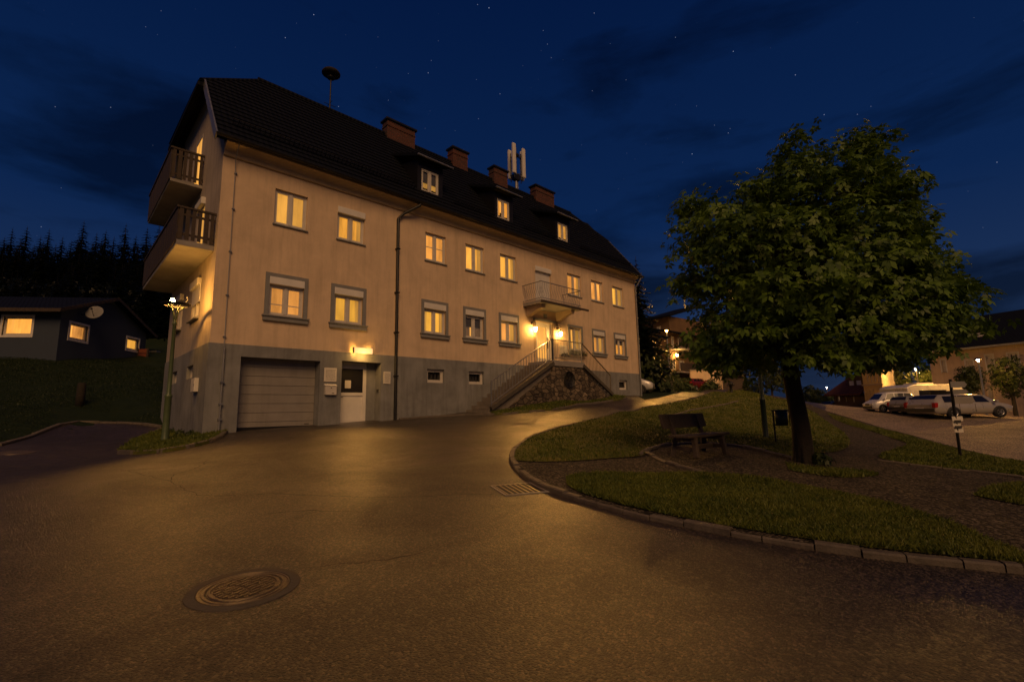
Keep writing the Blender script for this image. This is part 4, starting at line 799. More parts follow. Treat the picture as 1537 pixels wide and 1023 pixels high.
# gully grate
qa, qb, qc, qd = gp(738, 729), gp(803, 723.5), gp(819, 738.5), gp(754.5, 744); c = (qa+qb+qc+qd)/4; c[2] = g1(c[0], c[1]); n = slope_frame(c); ax = (qb-qa+qc-qd)/2; bx = (qd-qa+qc-qb)/2; la, lb = np.linalg.norm(ax)/2, np.linalg.norm(bx)/2; ax -= n*(ax@n); ax /= np.linalg.norm(ax); sdv = np.cross(n, ax); lb = max(lb, .18)
t = thing('gully_grate', 'rectangular iron street drain grate beside the granite kerb', 'drain grate', c); m = MB()
for s in (-1, 1): m.obox(c+sdv*s*(lb-.02)+n*.006, (la, .022, .006), ax, n); m.obox(c+ax*s*(la-.02)+n*.0055, (.022, lb-.042, .006), ax, n)
m.build('frame', 'concrete', t); m = MB()
for i in range(8): m.obox(c+ax*(-la+.07+(2*la-.14)*i/7)+n*.005, (.016, lb-.042, .006), ax, n)
m.build('bars', 'iron', t); m = MB(); m.obox(c+n*.003, (la-.03, lb-.035, .003), ax, n); m.build('slot_shade_plate', 'crack', t)  # thin dark plate stands in for the shade between the bars

# ================================================================== TREES AND SHRUBS
def leaf_fans(P, Nrm, size, leaflets=5, spread=1.0, droop=.45):
    n = len(P); sz = size*rng.uniform(.7, 1.3, n); out = []
    a = rng.normal(0, 1, (n, 3)); nn = Nrm/np.maximum(np.linalg.norm(Nrm, axis=1, keepdims=True), 1e-6); t1 = np.cross(nn, a); t1 /= np.maximum(np.linalg.norm(t1, axis=1, keepdims=True), 1e-6); t2 = np.cross(nn, t1)
    for k in range(leaflets):
        an = (k-(leaflets-1)/2)*spread*(2*PI/6.5)/1.0+rng.normal(0, .1, n); d = t1*np.cos(an)[:, None]+t2*np.sin(an)[:, None]; s = np.cross(nn, d); l = (sz*(1-.10*abs(k-(leaflets-1)/2)))[:, None]
        dz = np.array([0, 0, -1.])*droop; mid = P+d*l*.55+dz*l*.18; tip = P+d*l+dz*l*.62; wd = l*.26
        out.append(np.stack([P+d*l*.12, mid-s*wd, tip, mid+s*wd], 1))
    return np.concatenate(out)
tb = gp(1208, 697); TD = (tb-CAM)@CF; tz = g1(tb[0], tb[1])+.06; k_ = TD/FPX
prof = [(196, [(1276, 1312)]), (208, [(1181, 1206), (1255, 1328)]), (224, [(1160, 1354)]), (245, [(1138, 1372)]), (272, [(1092, 1392)]), (295, [(1018, 1080), (1100, 1412)]), (320, [(1012, 1418)]), (350, [(1008, 1422)]), (385, [(1004, 1428)]), (405, [(1006, 1452)]), (430, [(1026, 1468)]), (460, [(1034, 1474)]), (490, [(1024, 1464)]), (505, [(1022, 1444)]), (522, [(1032, 1425)]), (538, [(1060, 1180), (1235, 1330)]), (552, [(1090, 1160)])]
tree = thing('broadleaf_tree', 'large leafy deciduous tree with dense crown standing on the lawn island', 'tree', (tb[0], tb[1], tz))
crx = (1228-1208)*k_; cen = tb[:2]+HR*crx
cl_list = []
axx = 1232.
for i in range(len(prof)-1):
    y0_, sp0 = prof[i]; y1_, sp1 = prof[i+1]
    for (a, bb) in sp0:
        nclu = max(3, int((bb-a)*(y1_-y0_)/150.)); half = (bb-a)/2; wid = max(half, 14)
        for q in range(nclu):
            py = random.uniform(y0_, y1_); u_ = random.uniform(-1, 1); v_ = random.uniform(-1, 1); r_ = math.hypot(u_, v_)
            if r_ > 1: u_, v_ = u_/r_*random.uniform(.8, 1), v_/r_*random.uniform(.8, 1)
            elif r_ < .55 and random.random() < .6: u_, v_ = u_/max(r_, .05)*random.uniform(.6, 1), v_/max(r_, .05)*random.uniform(.6, 1)
            px = (a+bb)/2+u_*(wid-9); dd = v_*wid*.78*k_; f_ = (TD+dd)/TD; p = at(axx+(px-axx)/f_, py, TD+dd); p[2] = CAM[2]+(at(px, py, TD)[2]-CAM[2])*min(1., f_)
            cl_list.append((p, 1.))
cl_c = np.array([c[0] for c in cl_list]); mid = np.array([cen[0], cen[1], tz+3.4])
LP, LN = [], []
for p in cl_c:
    nl_ = random.randint(13, 24); o = rng.normal(0, 1, (nl_, 3))*np.array([.19, .19, .11]); q = p+o; LP.append(q); dirn = (p-mid)/np.linalg.norm(p-mid); LN.append(dirn*.6+np.array([0, 0, .7])+rng.normal(0, .55, (nl_, 3)))
LP = np.concatenate(LP); LN = np.concatenate(LN)
fast_mesh('crown', leaf_fans(LP, LN, .14), 4, 'leaf', tree)
lean = HR*(-6*k_)
tp = [(tb[0], tb[1], tz-.15), (tb[0], tb[1], tz+.15), (tb[0], tb[1], tz+.8), (tb[0]+lean[0], tb[1]+lean[1], tz+1.7), (tb[0]+lean[0]*1.2, tb[1]+lean[1]*1.2, tz+2.6), (tb[0]+HR[0]*.05, tb[1]+HR[1]*.05, tz+4.), (tb[0]+HR[0]*-.1, tb[1]-HR[1]*.1, tz+5.6), (tb[0]-HR[0]*.1, tb[1]-HR[1]*.1, tz+6.6)]
m = MB(); m.tube(tp, [.25, .21, .18, .17, .16, .11, .07, .03], 14)
for k in range(6): a = 2*PI*k/6+.3; m.tube([(tb[0]+.30*math.cos(a), tb[1]+.30*math.sin(a), tz-.10), (tb[0]+.17*math.cos(a), tb[1]+.17*math.sin(a), tz+.10), (tb[0]+.11*math.cos(a), tb[1]+.11*math.sin(a), tz+.6)], [.03, .07, .07], 7)
m.build('trunk', 'bark', tree)
m = MB(); idx = rng.permutation(len(cl_c))
for j in idx[:150]:
    p = cl_c[j]; hs = tz+random.uniform(2.2, 2.9) if p[2] < tz+4.2 else tz+random.uniform(2.8, 5.0); kk = np.interp(hs, [q[2] for q in tp], range(len(tp))); i0 = int(kk); s0 = np.array(tp[i0])*(1-(kk-i0))+np.array(tp[min(i0+1, len(tp)-1)])*(kk-i0); ln = np.linalg.norm(p-s0)
    if ln < .4: continue
    m1 = s0+(p-s0)*.4+np.array([0, 0, .12*ln])+rng.normal(0, .06, 3); m2 = s0+(p-s0)*.75+np.array([0, 0, .10*ln])+rng.normal(0, .07, 3); r0 = .018+.018*ln*random.uniform(.6, 1.3); m.tube([s0, m1, m2, p], [r0, r0*.65, r0*.4, .008], 6)
m.build('limbs', 'bark', tree)
# suckers round the trunk foot
def bush(name, c, rad, label, cat, n=260, leaf=.09, mat='shrub', group=None, hgt=None):
    t = thing(name, label, cat, c, group=group); c = np.array(c, float); d = rng.normal(0, 1, (n, 3)); d /= np.linalg.norm(d, axis=1, keepdims=True); d[:, 2] = np.abs(d[:, 2]); rr = rng.uniform(.55, 1.0, n)[:, None]; lump = 1+.22*np.sin(d[:, :1]*5+c[0])*np.sin(d[:, 1:2]*4+c[1]); P = c+d*rr*lump*np.array([rad, rad, hgt or rad])
    fast_mesh('foliage', leaf_fans(P, d+rng.normal(0, .4, (n, 3)), leaf, 3), 4, mat, t); m = MB()
    for k in range(7): q = P[k*3]; m.tube([(c[0], c[1], c[2]-.1), c+(q-c)*.5+np.array((0, 0, .1*rad)), q], [.03*rad+.004, .018*rad+.003, .004], 5)
    m.build('stem', 'bark', t); return t
b = gp(1232, 700); bush('shoots', (b[0], b[1], g1(b[0], b[1])+.07), .26, 'clump of green shoots at the right foot of the tree trunk', 'shoots', 130, .10)
for i, (px, py) in enumerate(((262, 652), (274, 655), (288, 657))):
    b = gp(px, py); bush('weeds', (b[0], b[1]+.25, g1(b[0], b[1])+.05), .20, 'tuft of dark weeds at the foot of the gable wall', 'weeds', 60, .08, 'shrub', 'weeds along the gable wall')
# conifers
def conifer_mesh(h, r, seed, mat='needle', tiers=30, per=18):
    g = np.random.default_rng(seed); V = []
    for i in range(tiers):
        f = i/tiers; z = h*(.06+.92*f); R_ = r*(1-f)**.85*g.uniform(.75, 1.15)+.08; nb = max(4, int(per*(1-f*.7)))
        for k in range(nb):
            a = 2*PI*k/nb+g.uniform(-.3, .3); rr = R_*g.uniform(.65, 1.12); d = np.array([math.cos(a), math.sin(a), 0]); s = np.array([-d[1], d[0], 0]); o = np.array([0, 0, z+g.uniform(-.1, .1)*h/12])
            for q in range(4):
                f0, f1 = q*.22, q*.22+.36; c0 = o+d*rr*f0+np.array([0, 0, -rr*.42*f0]); c1 = o+d*rr*f1+np.array([0, 0, -rr*.42*f1+.12*rr*f1*f1]); w_ = rr*.22*(1-q*.2)*g.uniform(.7, 1.2); dn = np.array([0, 0, -.16*rr*g.uniform(.4, 1.2)])
                V.append(np.array([c0, c0*.4+c1*.6-s*w_+dn, c1, c0*.4+c1*.6+s*w_+dn]))
    return np.array(V)
def conifer(loc, h, r, seed, label, group=None, name='conifer'):
    t = thing(name, label, 'conifer', loc, group=group); V = conifer_mesh(h, r, seed); fast_mesh('crown', V.reshape(-1, 3)+np.array(loc), 4, 'needle', t); m = MB(); m.tube([(loc[0], loc[1], loc[2]-.5), (loc[0], loc[1], loc[2]+h*.98)], [.02*h, .01], 7); m.build('trunk', 'bark', t); return t
c = at(966, 590, 37); hC = (590-376)*37/FPX*1.02; conifer((c[0], c[1], c[2]-.4), hC+.4, 2.9, 5, 'tall dark conifer just beyond the right end of the house')
c = at(984, 585, 44); conifer((c[0], c[1], c[2]-.3), 7.6, 2.2, 9, 'smaller dark conifer behind the tall one beside the orange lit house')
# spruce wood on the hill behind the bungalow
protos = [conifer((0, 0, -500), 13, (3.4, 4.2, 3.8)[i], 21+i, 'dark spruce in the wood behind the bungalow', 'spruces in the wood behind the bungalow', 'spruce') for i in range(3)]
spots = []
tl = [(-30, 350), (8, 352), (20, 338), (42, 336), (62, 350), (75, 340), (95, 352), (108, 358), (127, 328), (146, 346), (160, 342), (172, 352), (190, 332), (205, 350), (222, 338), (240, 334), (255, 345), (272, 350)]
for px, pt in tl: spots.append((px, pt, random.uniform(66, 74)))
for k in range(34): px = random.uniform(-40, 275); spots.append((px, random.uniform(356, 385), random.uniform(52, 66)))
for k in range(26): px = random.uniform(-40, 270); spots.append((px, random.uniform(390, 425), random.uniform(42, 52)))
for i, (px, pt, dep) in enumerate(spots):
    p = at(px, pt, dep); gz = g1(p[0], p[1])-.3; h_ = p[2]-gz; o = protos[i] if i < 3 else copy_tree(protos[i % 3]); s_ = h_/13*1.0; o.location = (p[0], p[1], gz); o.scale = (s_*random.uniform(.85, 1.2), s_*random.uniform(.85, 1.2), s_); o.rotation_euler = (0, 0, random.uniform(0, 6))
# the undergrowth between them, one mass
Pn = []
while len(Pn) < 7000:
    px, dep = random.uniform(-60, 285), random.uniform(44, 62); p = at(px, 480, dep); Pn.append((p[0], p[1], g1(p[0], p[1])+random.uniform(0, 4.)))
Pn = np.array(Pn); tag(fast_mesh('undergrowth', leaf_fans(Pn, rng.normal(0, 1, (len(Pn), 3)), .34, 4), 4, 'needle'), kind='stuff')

# ================================================================== NEIGHBOURING HOUSES
def pxwall(P0, P1, px, py):
    P0, P1 = np.array(P0[:2]), np.array(P1[:2]); d = P1-P0; Ln = np.linalg.norm(d); d = d/Ln; nrm = np.array([-d[1], d[0]]); r = ray(px, py); t = (nrm@(P0-CAM[:2]))/(nrm@r[:2]); q = CAM+t*r; return float((q[:2]-P0)@d), float(q[2])
class Wall:
    def __init__(s, P0, P1):
        s.P0, s.P1 = np.array(P0[:2], float), np.array(P1[:2], float); s.d = (s.P1-s.P0); s.L = np.linalg.norm(s.d); s.d /= s.L; n = np.array([-s.d[1], s.d[0]]); s.n = n if n@(s.P0-CAM[:2]) > 0 else -n
    def p(s, a, y, z): q = s.P0+s.d*a+s.n*y; return (q[0], q[1], z)
    def px(s, x, y): return pxwall(s.P0, s.P1, x, y)
    def rect(s, x0, y0, x1, y1):                         # window rectangle from opposite photo corners
        a, b = s.px(x0, y0), s.px(x1, y1); return [(min(a[0], b[0]), min(a[1], b[1])), (max(a[0], b[0]), min(a[1], b[1])), (max(a[0], b[0]), max(a[1], b[1])), (min(a[0], b[0]), max(a[1], b[1]))]
    def make(s, parent, outer, wins, mat, name='wall', **kw):
        wall_mesh(outer, [w[0] for w in wins], lambda u, v: s.p(u, 0, v), (s.n[0], s.n[1], 0), .16).build(name, mat, parent, recalc=False)
        for r, k in wins:
            o = window(r[0][0], r[1][0], r[0][1], r[2][1], to=s.p, parent=parent, **{**kw, **k})
def poly_slab(name, pts, th, mat, parent):
    m = MB(); n = len(pts); P = [np.array(p, float) for p in pts]; m.add(P+[p-np.array((0, 0, th)) for p in P], [tuple(range(n)), tuple(range(2*n-1, n-1, -1))]+[(i, (i+1) % n, n+(i+1) % n, n+i) for i in range(n)]); return m.build(name, mat, parent)
def v3(p, z): return np.array((p[0], p[1], z))
# low bungalow on the meadow at the left
B_, C_ = at(93, 463, 28), at(220, 500, 36); dBC = (C_-B_)[:2]; wBC = np.linalg.norm(dBC); dBC /= wBC; dAB = np.array([dBC[1], -dBC[0]]); dAB = dAB if dAB@HR > 0 else -dAB; A_ = B_[:2]-dAB*11
ze = B_[2]; zr = at(168, 449, 32)[2]; zc = at(220, 500, 36)[2]; zg = g1(*B_[:2])-.6
t = thing('bungalow', 'low dark plastered bungalow with three lit windows on the meadow', 'house', (B_[0], B_[1], zg+.6)); w1, w2 = Wall(A_, B_), Wall(B_, C_)
BL = dict(fmat='frame', sill=False, mull=False)
w1.make(t, [(0, zg), (w1.L, zg), (w1.L, ze), (0, ze)], [(w1.rect(6, 475, 46, 503), dict(lit='w_hi', gap=(.2, .25)))], 'sheet', **BL)
w2.make(t, [(0, zg), (w2.L, zg), (w2.L, zc), (w2.L*.5, zr), (0, ze)], [(w2.rect(106, 484, 130, 513), dict(lit='w_mid', gap=(.3, .36))), (w2.rect(191, 506, 207, 527), dict(lit='w_mid', gap=(.5, .56)))], 'sheet', **BL)
mid_ = (B_[:2]+C_[:2])/2; nb = dAB*.45; fo = -dBC*.7; bk = dBC*.6
a, b_ = v3(A_+fo, ze-.12), v3(B_[:2]+fo+nb, ze-.12); c_, d_ = v3(mid_+nb, zr+.15), v3(mid_-dAB*11, zr+.15); e_, f_ = v3(C_[:2]+bk+nb, zc-.15), v3(C_[:2]+bk-dAB*11, zc-.15)
poly_slab('roof', [a, b_, c_, d_], .16, 'tiles', t); poly_slab('roof', [d_, c_, e_, f_], .16, 'tiles', t)
m = MB(); m.bar(a-(0, 0, .1), b_-(0, 0, .1), .03, .2); m.bar(b_-(0, 0, .08), c_-(0, 0, .08), .03, .2); m.bar(c_-(0, 0, .08), e_-(0, 0, .08), .03, .2); m.build('fascia', 'wooddark', t)
for r_, wl in ((w1.rect(6, 475, 46, 503), w1), (w2.rect(106, 484, 130, 513), w2), (w2.rect(191, 506, 207, 527), w2)):
    m = MB(); x0, x1, z0, z1 = r_[0][0], r_[1][0], r_[0][1], r_[2][1]
    for q in ((x0-.12, x0, z0-.12, z1+.12), (x1, x1+.12, z0-.12, z1+.12), (x0, x1, z1, z1+.12), (x0, x1, z0-.12, z0)): m.box(q[0], q[1], -.03, .05, q[2], q[3])
    m.v = [wl.p(*p) for p in m.v]; m.build('window_trim', 'white', t)
s_, z_ = w2.px(123, 470); c = np.array(w2.p(s_, -.75, z_)); ax = np.array((*(-HF*.8+HR*.25), .35)); ax /= np.linalg.norm(ax); t = thing('satellite_dish', 'grey satellite dish on the bungalow wall above its middle window', 'satellite dish', w2.p(s_, 0, z_)); m = MB(); m.lathe(c, [(.0, 0), (.2, .02), (.36, .07), (.46, .13), (.45, .14), (.2, .035), (0, .015)], 20, ax); m.build('dish', 'greytrim', t); m = MB(); m.tube([c, np.array(w2.p(s_, .0, z_-.1))], .03, 6); m.tube([c-np.array((0, 0, .4)), c+ax*.5], .018, 6); m.ball(c+ax*.52, .06, 8, 5); m.build('mount', 'darkmetal', t)
p0, p1 = at(178, 532, 35), at(222, 533, 35); t = thing('planter_wall', 'low rust red boarded planter at the right end of the bungalow', 'planter', p0); m = MB(); 
for k in range(3): m.bar(v3(p0, p0[2]-.45+k*.34), v3(p1, p0[2]-.45+k*.34), .10, .30)
m.build('boards', 'rust', t); m = MB()
for k in range(4): q = p0+(p1-p0)*k/3; m.bar(v3(q, p0[2]-.8)-np.array((*HF*.08, 0)), v3(q, p0[2]+.45)-np.array((*HF*.08, 0)), .09)
m.build('post', 'wooddark', t)
p0 = at(226, 531, 37); m = MB(); m.obox(p0+(0, 0, -.2), (.75, .4, .3), (*HR, 0)); m.obox(p0+(0, 0, .14), (.8, .45, .04), (*HR, 0)); single(m, 'garden_box', 'zinc', 'pale garden box beside the rust red planter', 'garden box', p0)

MT['ochre'] = M('ochre_render', (.17, .10, .05), .9, .15, 1.5, stain=.25)
# orange lit houses beyond the right end of the big house
def zpx(py, px, dep): return at(px, py, dep)[2]
P0, P1 = at(962, 470, 56), at(1004, 474, 53); wl = Wall(P0, P1); t = thing('town_house', 'tall orange lit house rising behind the conifers beyond the big house', 'house', v3(P0, g1(*P0[:2]))); zt = P1[2]
wl.make(t, [(0, -1), (wl.L, -1), (wl.L, zt), (0, zt)], [(wl.rect(985, 490, 993, 507), dict(lit='w_faint'))], 'ochre', sill=False); bk = wl.n*8
sw = Wall(P1, P1[:2]+bk); sw.make(t, [(0, -1), (8, -1), (8, zt), (0, zt)], [], 'ochre', name='side_wall'); poly_slab('roof', [v3(wl.p(-.5, -.6, 0), zt), v3(wl.p(wl.L+.5, -.6, 0), zt), v3(wl.p(wl.L+.5, 8, 0), zt+2.4), v3(wl.p(-.5, 8, 0), zt+2.4)], .2, 'tiles', t)
P0, P1 = at(1003, 498, 51), at(1060, 503, 57); wl = Wall(P0, P1); t = thing('town_house', 'orange lit house with dark balconies behind the far street lamp', 'house', v3(P0, g1(*P0[:2]))); zt = P0[2]
wl.make(t, [(0, -1), (wl.L, -1), (wl.L, zt), (0, zt)], [(wl.rect(1007, 540, 1016, 555), dict(lit='w_faint')), (wl.rect(1019, 540, 1029, 556), dict(lit='w_faint')), (wl.rect(1017, 505, 1023, 521), dict(lit='w_faint')), (wl.rect(1027, 506, 1034, 522), dict(lit='w_faint')), (wl.rect(1007, 504, 1013, 521), dict(lit='w_faint'))], 'ochre', sill=False)
poly_slab('roof', [v3(wl.p(-.6, -.7, 0), zt), v3(wl.p(wl.L+.5, -.7, 0), zt), v3(wl.p(wl.L+.5, 7, 0), zt+2.), v3(wl.p(-.6, 7, 0), zt+2.)], .2, 'tiles', t); sw = Wall(P0, P0[:2]+wl.n*7); sw.make(t, [(0, -1), (7, -1), (7, zt+1.8), (0, zt)], [], 'ochre', name='side_wall')
for py in (523, 558):
    z = wl.px(1012, py)[1]; m = MB(); m.box(.1, wl.L*.55, -1.1, 0, z-.15, z); m.v = [wl.p(*p) for p in m.v]; bb = m.build('balcony', 'concrete', t); m = MB(); m.box(.1, wl.L*.55, -1.1, -1.06, z+.05, z+.9); m.v = [wl.p(*p) for p in m.v]; m.build('parapet', 'wooddark', bb)
s_, z_ = wl.px(1011.5, 533); c = np.array(wl.p(s_, -.35, z_)); t = thing('wall_lamp', 'lit lamp on the wall of the orange house with balconies', 'wall lamp', wl.p(s_, 0, z_)); MB().ball(c, .14, 10, 6).build('lamp_globe', 'lantern', t); m = MB(); m.tube([wl.p(s_, 0, z_+.2), c+(0, 0, .25), c+(0, 0, .12)], .025, 6); m.build('bracket', 'darkmetal', t)
P0, P1 = at(1036, 556, 47), at(1077, 551, 47); zt = P0[2]; wl = Wall(P0, P1); t = thing('garden_wall', 'tan lit garden wall at the top of the hill road', 'wall', v3(P0, g1(*P0[:2]))); m = MB(); m.box(0, wl.L, 0, .3, -.5, zt); m.v = [wl.p(*p) for p in m.v]; m.build('masonry', 'plaster', t); m = MB(); m.box(-.05, wl.L+.05, -.05, .35, zt, zt+.1); m.v = [wl.p(*p) for p in m.v]; m.build('coping', 'concrete', t); m = MB(); m.box(wl.L, wl.L+.35, -.06, .36, -.5, zt+.25); m.v = [wl.p(*p) for p in m.v]; m.build('pier', 'cornice', t)
P0, P1 = at(1079, 560, 50), at(1120, 566, 52); wl = Wall(P0, P1); t = thing('shed', 'dim olive wooden shed behind the hydrant on the crest', 'shed', v3(P0, g1(*P0[:2]))); wl.make(t, [(0, 0), (wl.L, 0), (wl.L, P0[2]), (0, P0[2])], [], 'wood', name='boarding'); poly_slab('roof', [v3(wl.p(-.3, -.4, 0), P0[2]-.1), v3(wl.p(wl.L+.3, -.4, 0), P0[2]-.1), v3(wl.p(wl.L+.3, 3, 0), P0[2]+1), v3(wl.p(-.3, 3, 0), P0[2]+1)], .12, 'tiles', t)
# stone retaining wall with hedge
q = [at(962, 590, 35), at(985, 590, 36), at(1012, 585, 41)]; t = thing('stone_wall', 'rough stone retaining wall with hedge at the road bend', 'wall', (q[0][0], q[0][1], g1(*q[0][:2]))); m = MB()
for a, b_ in zip(q[:-1], q[1:]):
    za, zb = g1(*a[:2]), g1(*b_[:2]); dn = np.array((*HF, 0))*.4; m.add([v3(a, za-.4), v3(b_, zb-.4), v3(b_, zb+.85), v3(a, za+.95), v3(a+dn, za-.4), v3(b_+dn, zb-.4), v3(b_+dn, zb+.85), v3(a+dn, za+.95)], [(0, 1, 2, 3), (4, 7, 6, 5), (3, 2, 6, 7), (0, 3, 7, 4), (1, 5, 6, 2)])
m.build('masonry', 'rubble', t); Pn = []; 
for k in range(420): f = random.random(); a = q[0]*(1-f)+q[2]*f+np.array((*HF, 0))*random.uniform(.3, 1.6); Pn.append((a[0], a[1], g1(a[0], a[1])+.8+abs(random.gauss(0, .3))))
Pn = np.array(Pn); fast_mesh('hedge', leaf_fans(Pn, rng.normal(0, 1, (len(Pn), 3))+np.array((0, 0, 1)), .34, 4), 4, 'shrub', t)
for px, py, dep, rad, lb, n in ((952, 560, 36.5, 1.5, 'broad shrub at the foot of the tall conifer', 420), (974, 540, 37.5, 2.3, 'tall dim shrub between conifer and street lamp', 600), (985, 572, 38.5, 1.1, 'green shrub above the stone wall', 250), (1007, 572, 44, 1.0, 'rounded yellowish shrub below the far street lamp', 260), (1024, 578, 44.5, 1.1, 'dark rounded shrub left of the red car', 260), (1066, 583, 44, .9, 'dark rounded shrub right of the red car', 220), (1128, 578, 47, 1.3, 'rounded shrub on the crest right of the hydrant', 260)):
    p = at(px, py, dep); gz = min(g1(p[0], p[1]), p[2]); bush('shrub', (p[0], p[1], gz), rad, lb, 'shrub', n, .30, hgt=max(rad, p[2]-gz+rad*.7))

# street and houses on the right
P0, P1 = at(1393, 527, 41), at(1650, 508, 32); wl = Wall(P0, P1); t = thing('big_house', 'large tan house with dark hipped roof behind the parked silver estate', 'house', v3(P0, g1(*P0[:2]))); zt = wl.px(1500, 517.5)[1]
WK = dict(lit='darkglass', sill=True, surround=False); wins = [(wl.rect(1479, 533, 1494, 558), WK), (wl.rect(1512, 530, 1532, 556), WK), (wl.rect(1449, 541, 1463, 560), WK), (wl.rect(1480, 578, 1493, 603), dict(lit='darkglass', sill=False)), (wl.rect(1412, 540, 1421, 558), WK), (wl.rect(1560, 530, 1582, 556), WK), (wl.rect(1415, 580, 1424, 602), WK)]
wl.make(t, [(0, -2), (wl.L, -2), (wl.L, zt), (0, zt)], wins, 'plaster')
for r_, _k in wins[:3]+wins[4:6]:
    m = MB(); x0, x1, z0, z1 = r_[0][0], r_[1][0], r_[0][1], r_[2][1]
    for qq in ((x0-.08, x0, z0-.05, z1+.08), (x1, x1+.08, z0-.05, z1+.08), (x0, x1, z1, z1+.08)): m.box(qq[0], qq[1], -.03, .03, qq[2], qq[3])
    m.v = [wl.p(*p) for p in m.v]; m.build('window_trim', 'white', t)
sw = Wall(P0, P0[:2]+wl.n*9); sw.make(t, [(0, -2), (9, -2), (9, zt), (0, zt)], [], 'plaster', name='side_wall'); ra = wl.px(1440, 474)
ov = .5; e1_, e2_, e3_, e4_ = [v3(wl.p(*q, 0), zt) for q in ((-ov, -ov), (wl.L+ov, -ov), (wl.L+ov, 9.5), (-ov, 9.5))]; zr = zt+3.1; r1_, r2_ = v3(wl.p(1.8, 4.5, 0), zr), v3(wl.p(4.8, 4.5, 0), zr)
m = MB(); m.quad(e1_, e2_, r2_, r1_); m.quad(e2_, e3_, r2_); m.quad(e3_, e4_, r1_, r2_); m.quad(e4_, e1_, r1_); m.quad(e1_, e4_, e3_, e2_); m.build('roof', 'tiles', t); m = MB(); m.bar(e1_-(0, 0, .05), e2_-(0, 0, .05), .12, .14); m.build('gutter', 'zinc', t)
s_, z_ = wl.px(1457, 500); m = MB(); q0 = np.array(wl.p(s_, 1.6, zt+.9)); m.obox(q0, (.5, .6, .45), (*wl.d, 0)); m.obox(q0+(0, 0, .5), (.6, .7, .06), (*wl.d, 0)); dm = m.build('dormer', 'darkmetal', t); m = MB(); m.obox(q0-np.array((*wl.n, 0))*.61, (.36, .01, .32), (*wl.d, 0)); m.build('dormer_window', 'white', dm)
P0, P1, P2 = at(1293.5, 560, 52), at(1322, 560, 50), at(1348, 560, 60); w1, w2 = Wall(P0, P1), Wall(P1, P2); zt = zpx(535, 1322, 50); t = thing('yellow_house', 'bright yellow lit house with rows of tall windows at the street end', 'house', v3(P0, g1(*P0[:2])))
MT['yellow'] = M('yellow_plaster', (.62, .42, .15), .85, .08, 2.)
w1.make(t, [(0, -2), (w1.L, -2), (w1.L, zt), (0, zt)], [(w1.rect(x, 584, x+4, 608), dict(lit='w_faint', sill=False)) for x in (1299.5, 1305, 1310.5, 1316)]+[(w1.rect(x, 557, x+4, 573), dict(lit='w_faint', sill=False)) for x in (1299.5, 1305, 1310.5, 1316)], 'yellow')
w2.make(t, [(0, -2), (w2.L, -2), (w2.L, zt), (0, zt)], [], 'gable', name='side_wall'); m = MB(); m.box(-.1, w1.L+.1, -.1, .02, w1.px(1305, 577)[1]-.1, w1.px(1305, 577)[1]+.05); m.v = [w1.p(*p) for p in m.v]; m.build('string_course', 'cornice', t)
m = MB(); q1, q2, q3 = v3(w1.p(-.5, -.5, 0), zt), v3(w1.p(w1.L+.5, -.5, 0), zt), v3(P2, zt); q4 = q1+(q3-q2); ap = (q1+q2+q3+q4)/4+np.array((0, 0, 2.5)); m.quad(q1, q2, ap); m.quad(q2, q3, ap); m.quad(q3, q4, ap); m.quad(q4, q1, ap); m.quad(q1, q4, q3, q2); m.build('roof', 'tiles', t)
P0, P1 = at(1251, 590, 58), at(1295, 580, 54); wl = Wall(P0, P1); zt = P0[2]; zt2 = wl.px(1290, 579)[1]; t = thing('small_house', 'small brownish house with two roof dormers left of the yellow house', 'house', v3(P0, g1(*P0[:2])))
wl.make(t, [(0, -2.5), (wl.L, -2.5), (wl.L, zt), (0, zt)], [(wl.rect(1256, 594, 1261, 602), dict(lit='w_faint', sill=False, mull=False)), (wl.rect(1268, 592, 1271, 603), dict(lit='w_faint', sill=False, mull=False)), (wl.rect(1279, 592, 1283, 603), dict(lit='w_faint', sill=False, mull=False))], 'ochre')
MT['redtile'] = tile_mat('red_roof_tiles', (.16, .06, .035)); zb = zt+3.4; poly_slab('roof', [v3(wl.p(-.6, -.8, 0), zt-.15), v3(wl.p(wl.L+.4, -.8, 0), zt-.15), v3(wl.p(wl.L+.4, 4, 0), zb), v3(wl.p(1.2, 4, 0), zb)], .2, 'redtile', t); sw = Wall(P0, P0[:2]+wl.n*7); sw.make(t, [(0, -2.5), (7, -2.5), (7, zt), (0, zt)], [], 'ochre', name='side_wall')
for px in (1272, 1283):
    s_, z_ = wl.px(px, 574); m = MB(); m.box(s_-.5, s_+.5, .55, 2.8, zt+.35, zt+1.55); m.prism([(s_-.7, zt+1.5), (s_+.7, zt+1.5), (s_, zt+2.1)], 1, .4, 3.); m.v = [wl.p(*p) for p in m.v]; dm = m.build('dormer', 'ochre', t); m = MB(); m.box(s_-.3, s_+.3, .53, .56, zt+.6, zt+1.35); m.v = [wl.p(*p) for p in m.v]; m.build('dormer_window', 'white', dm)
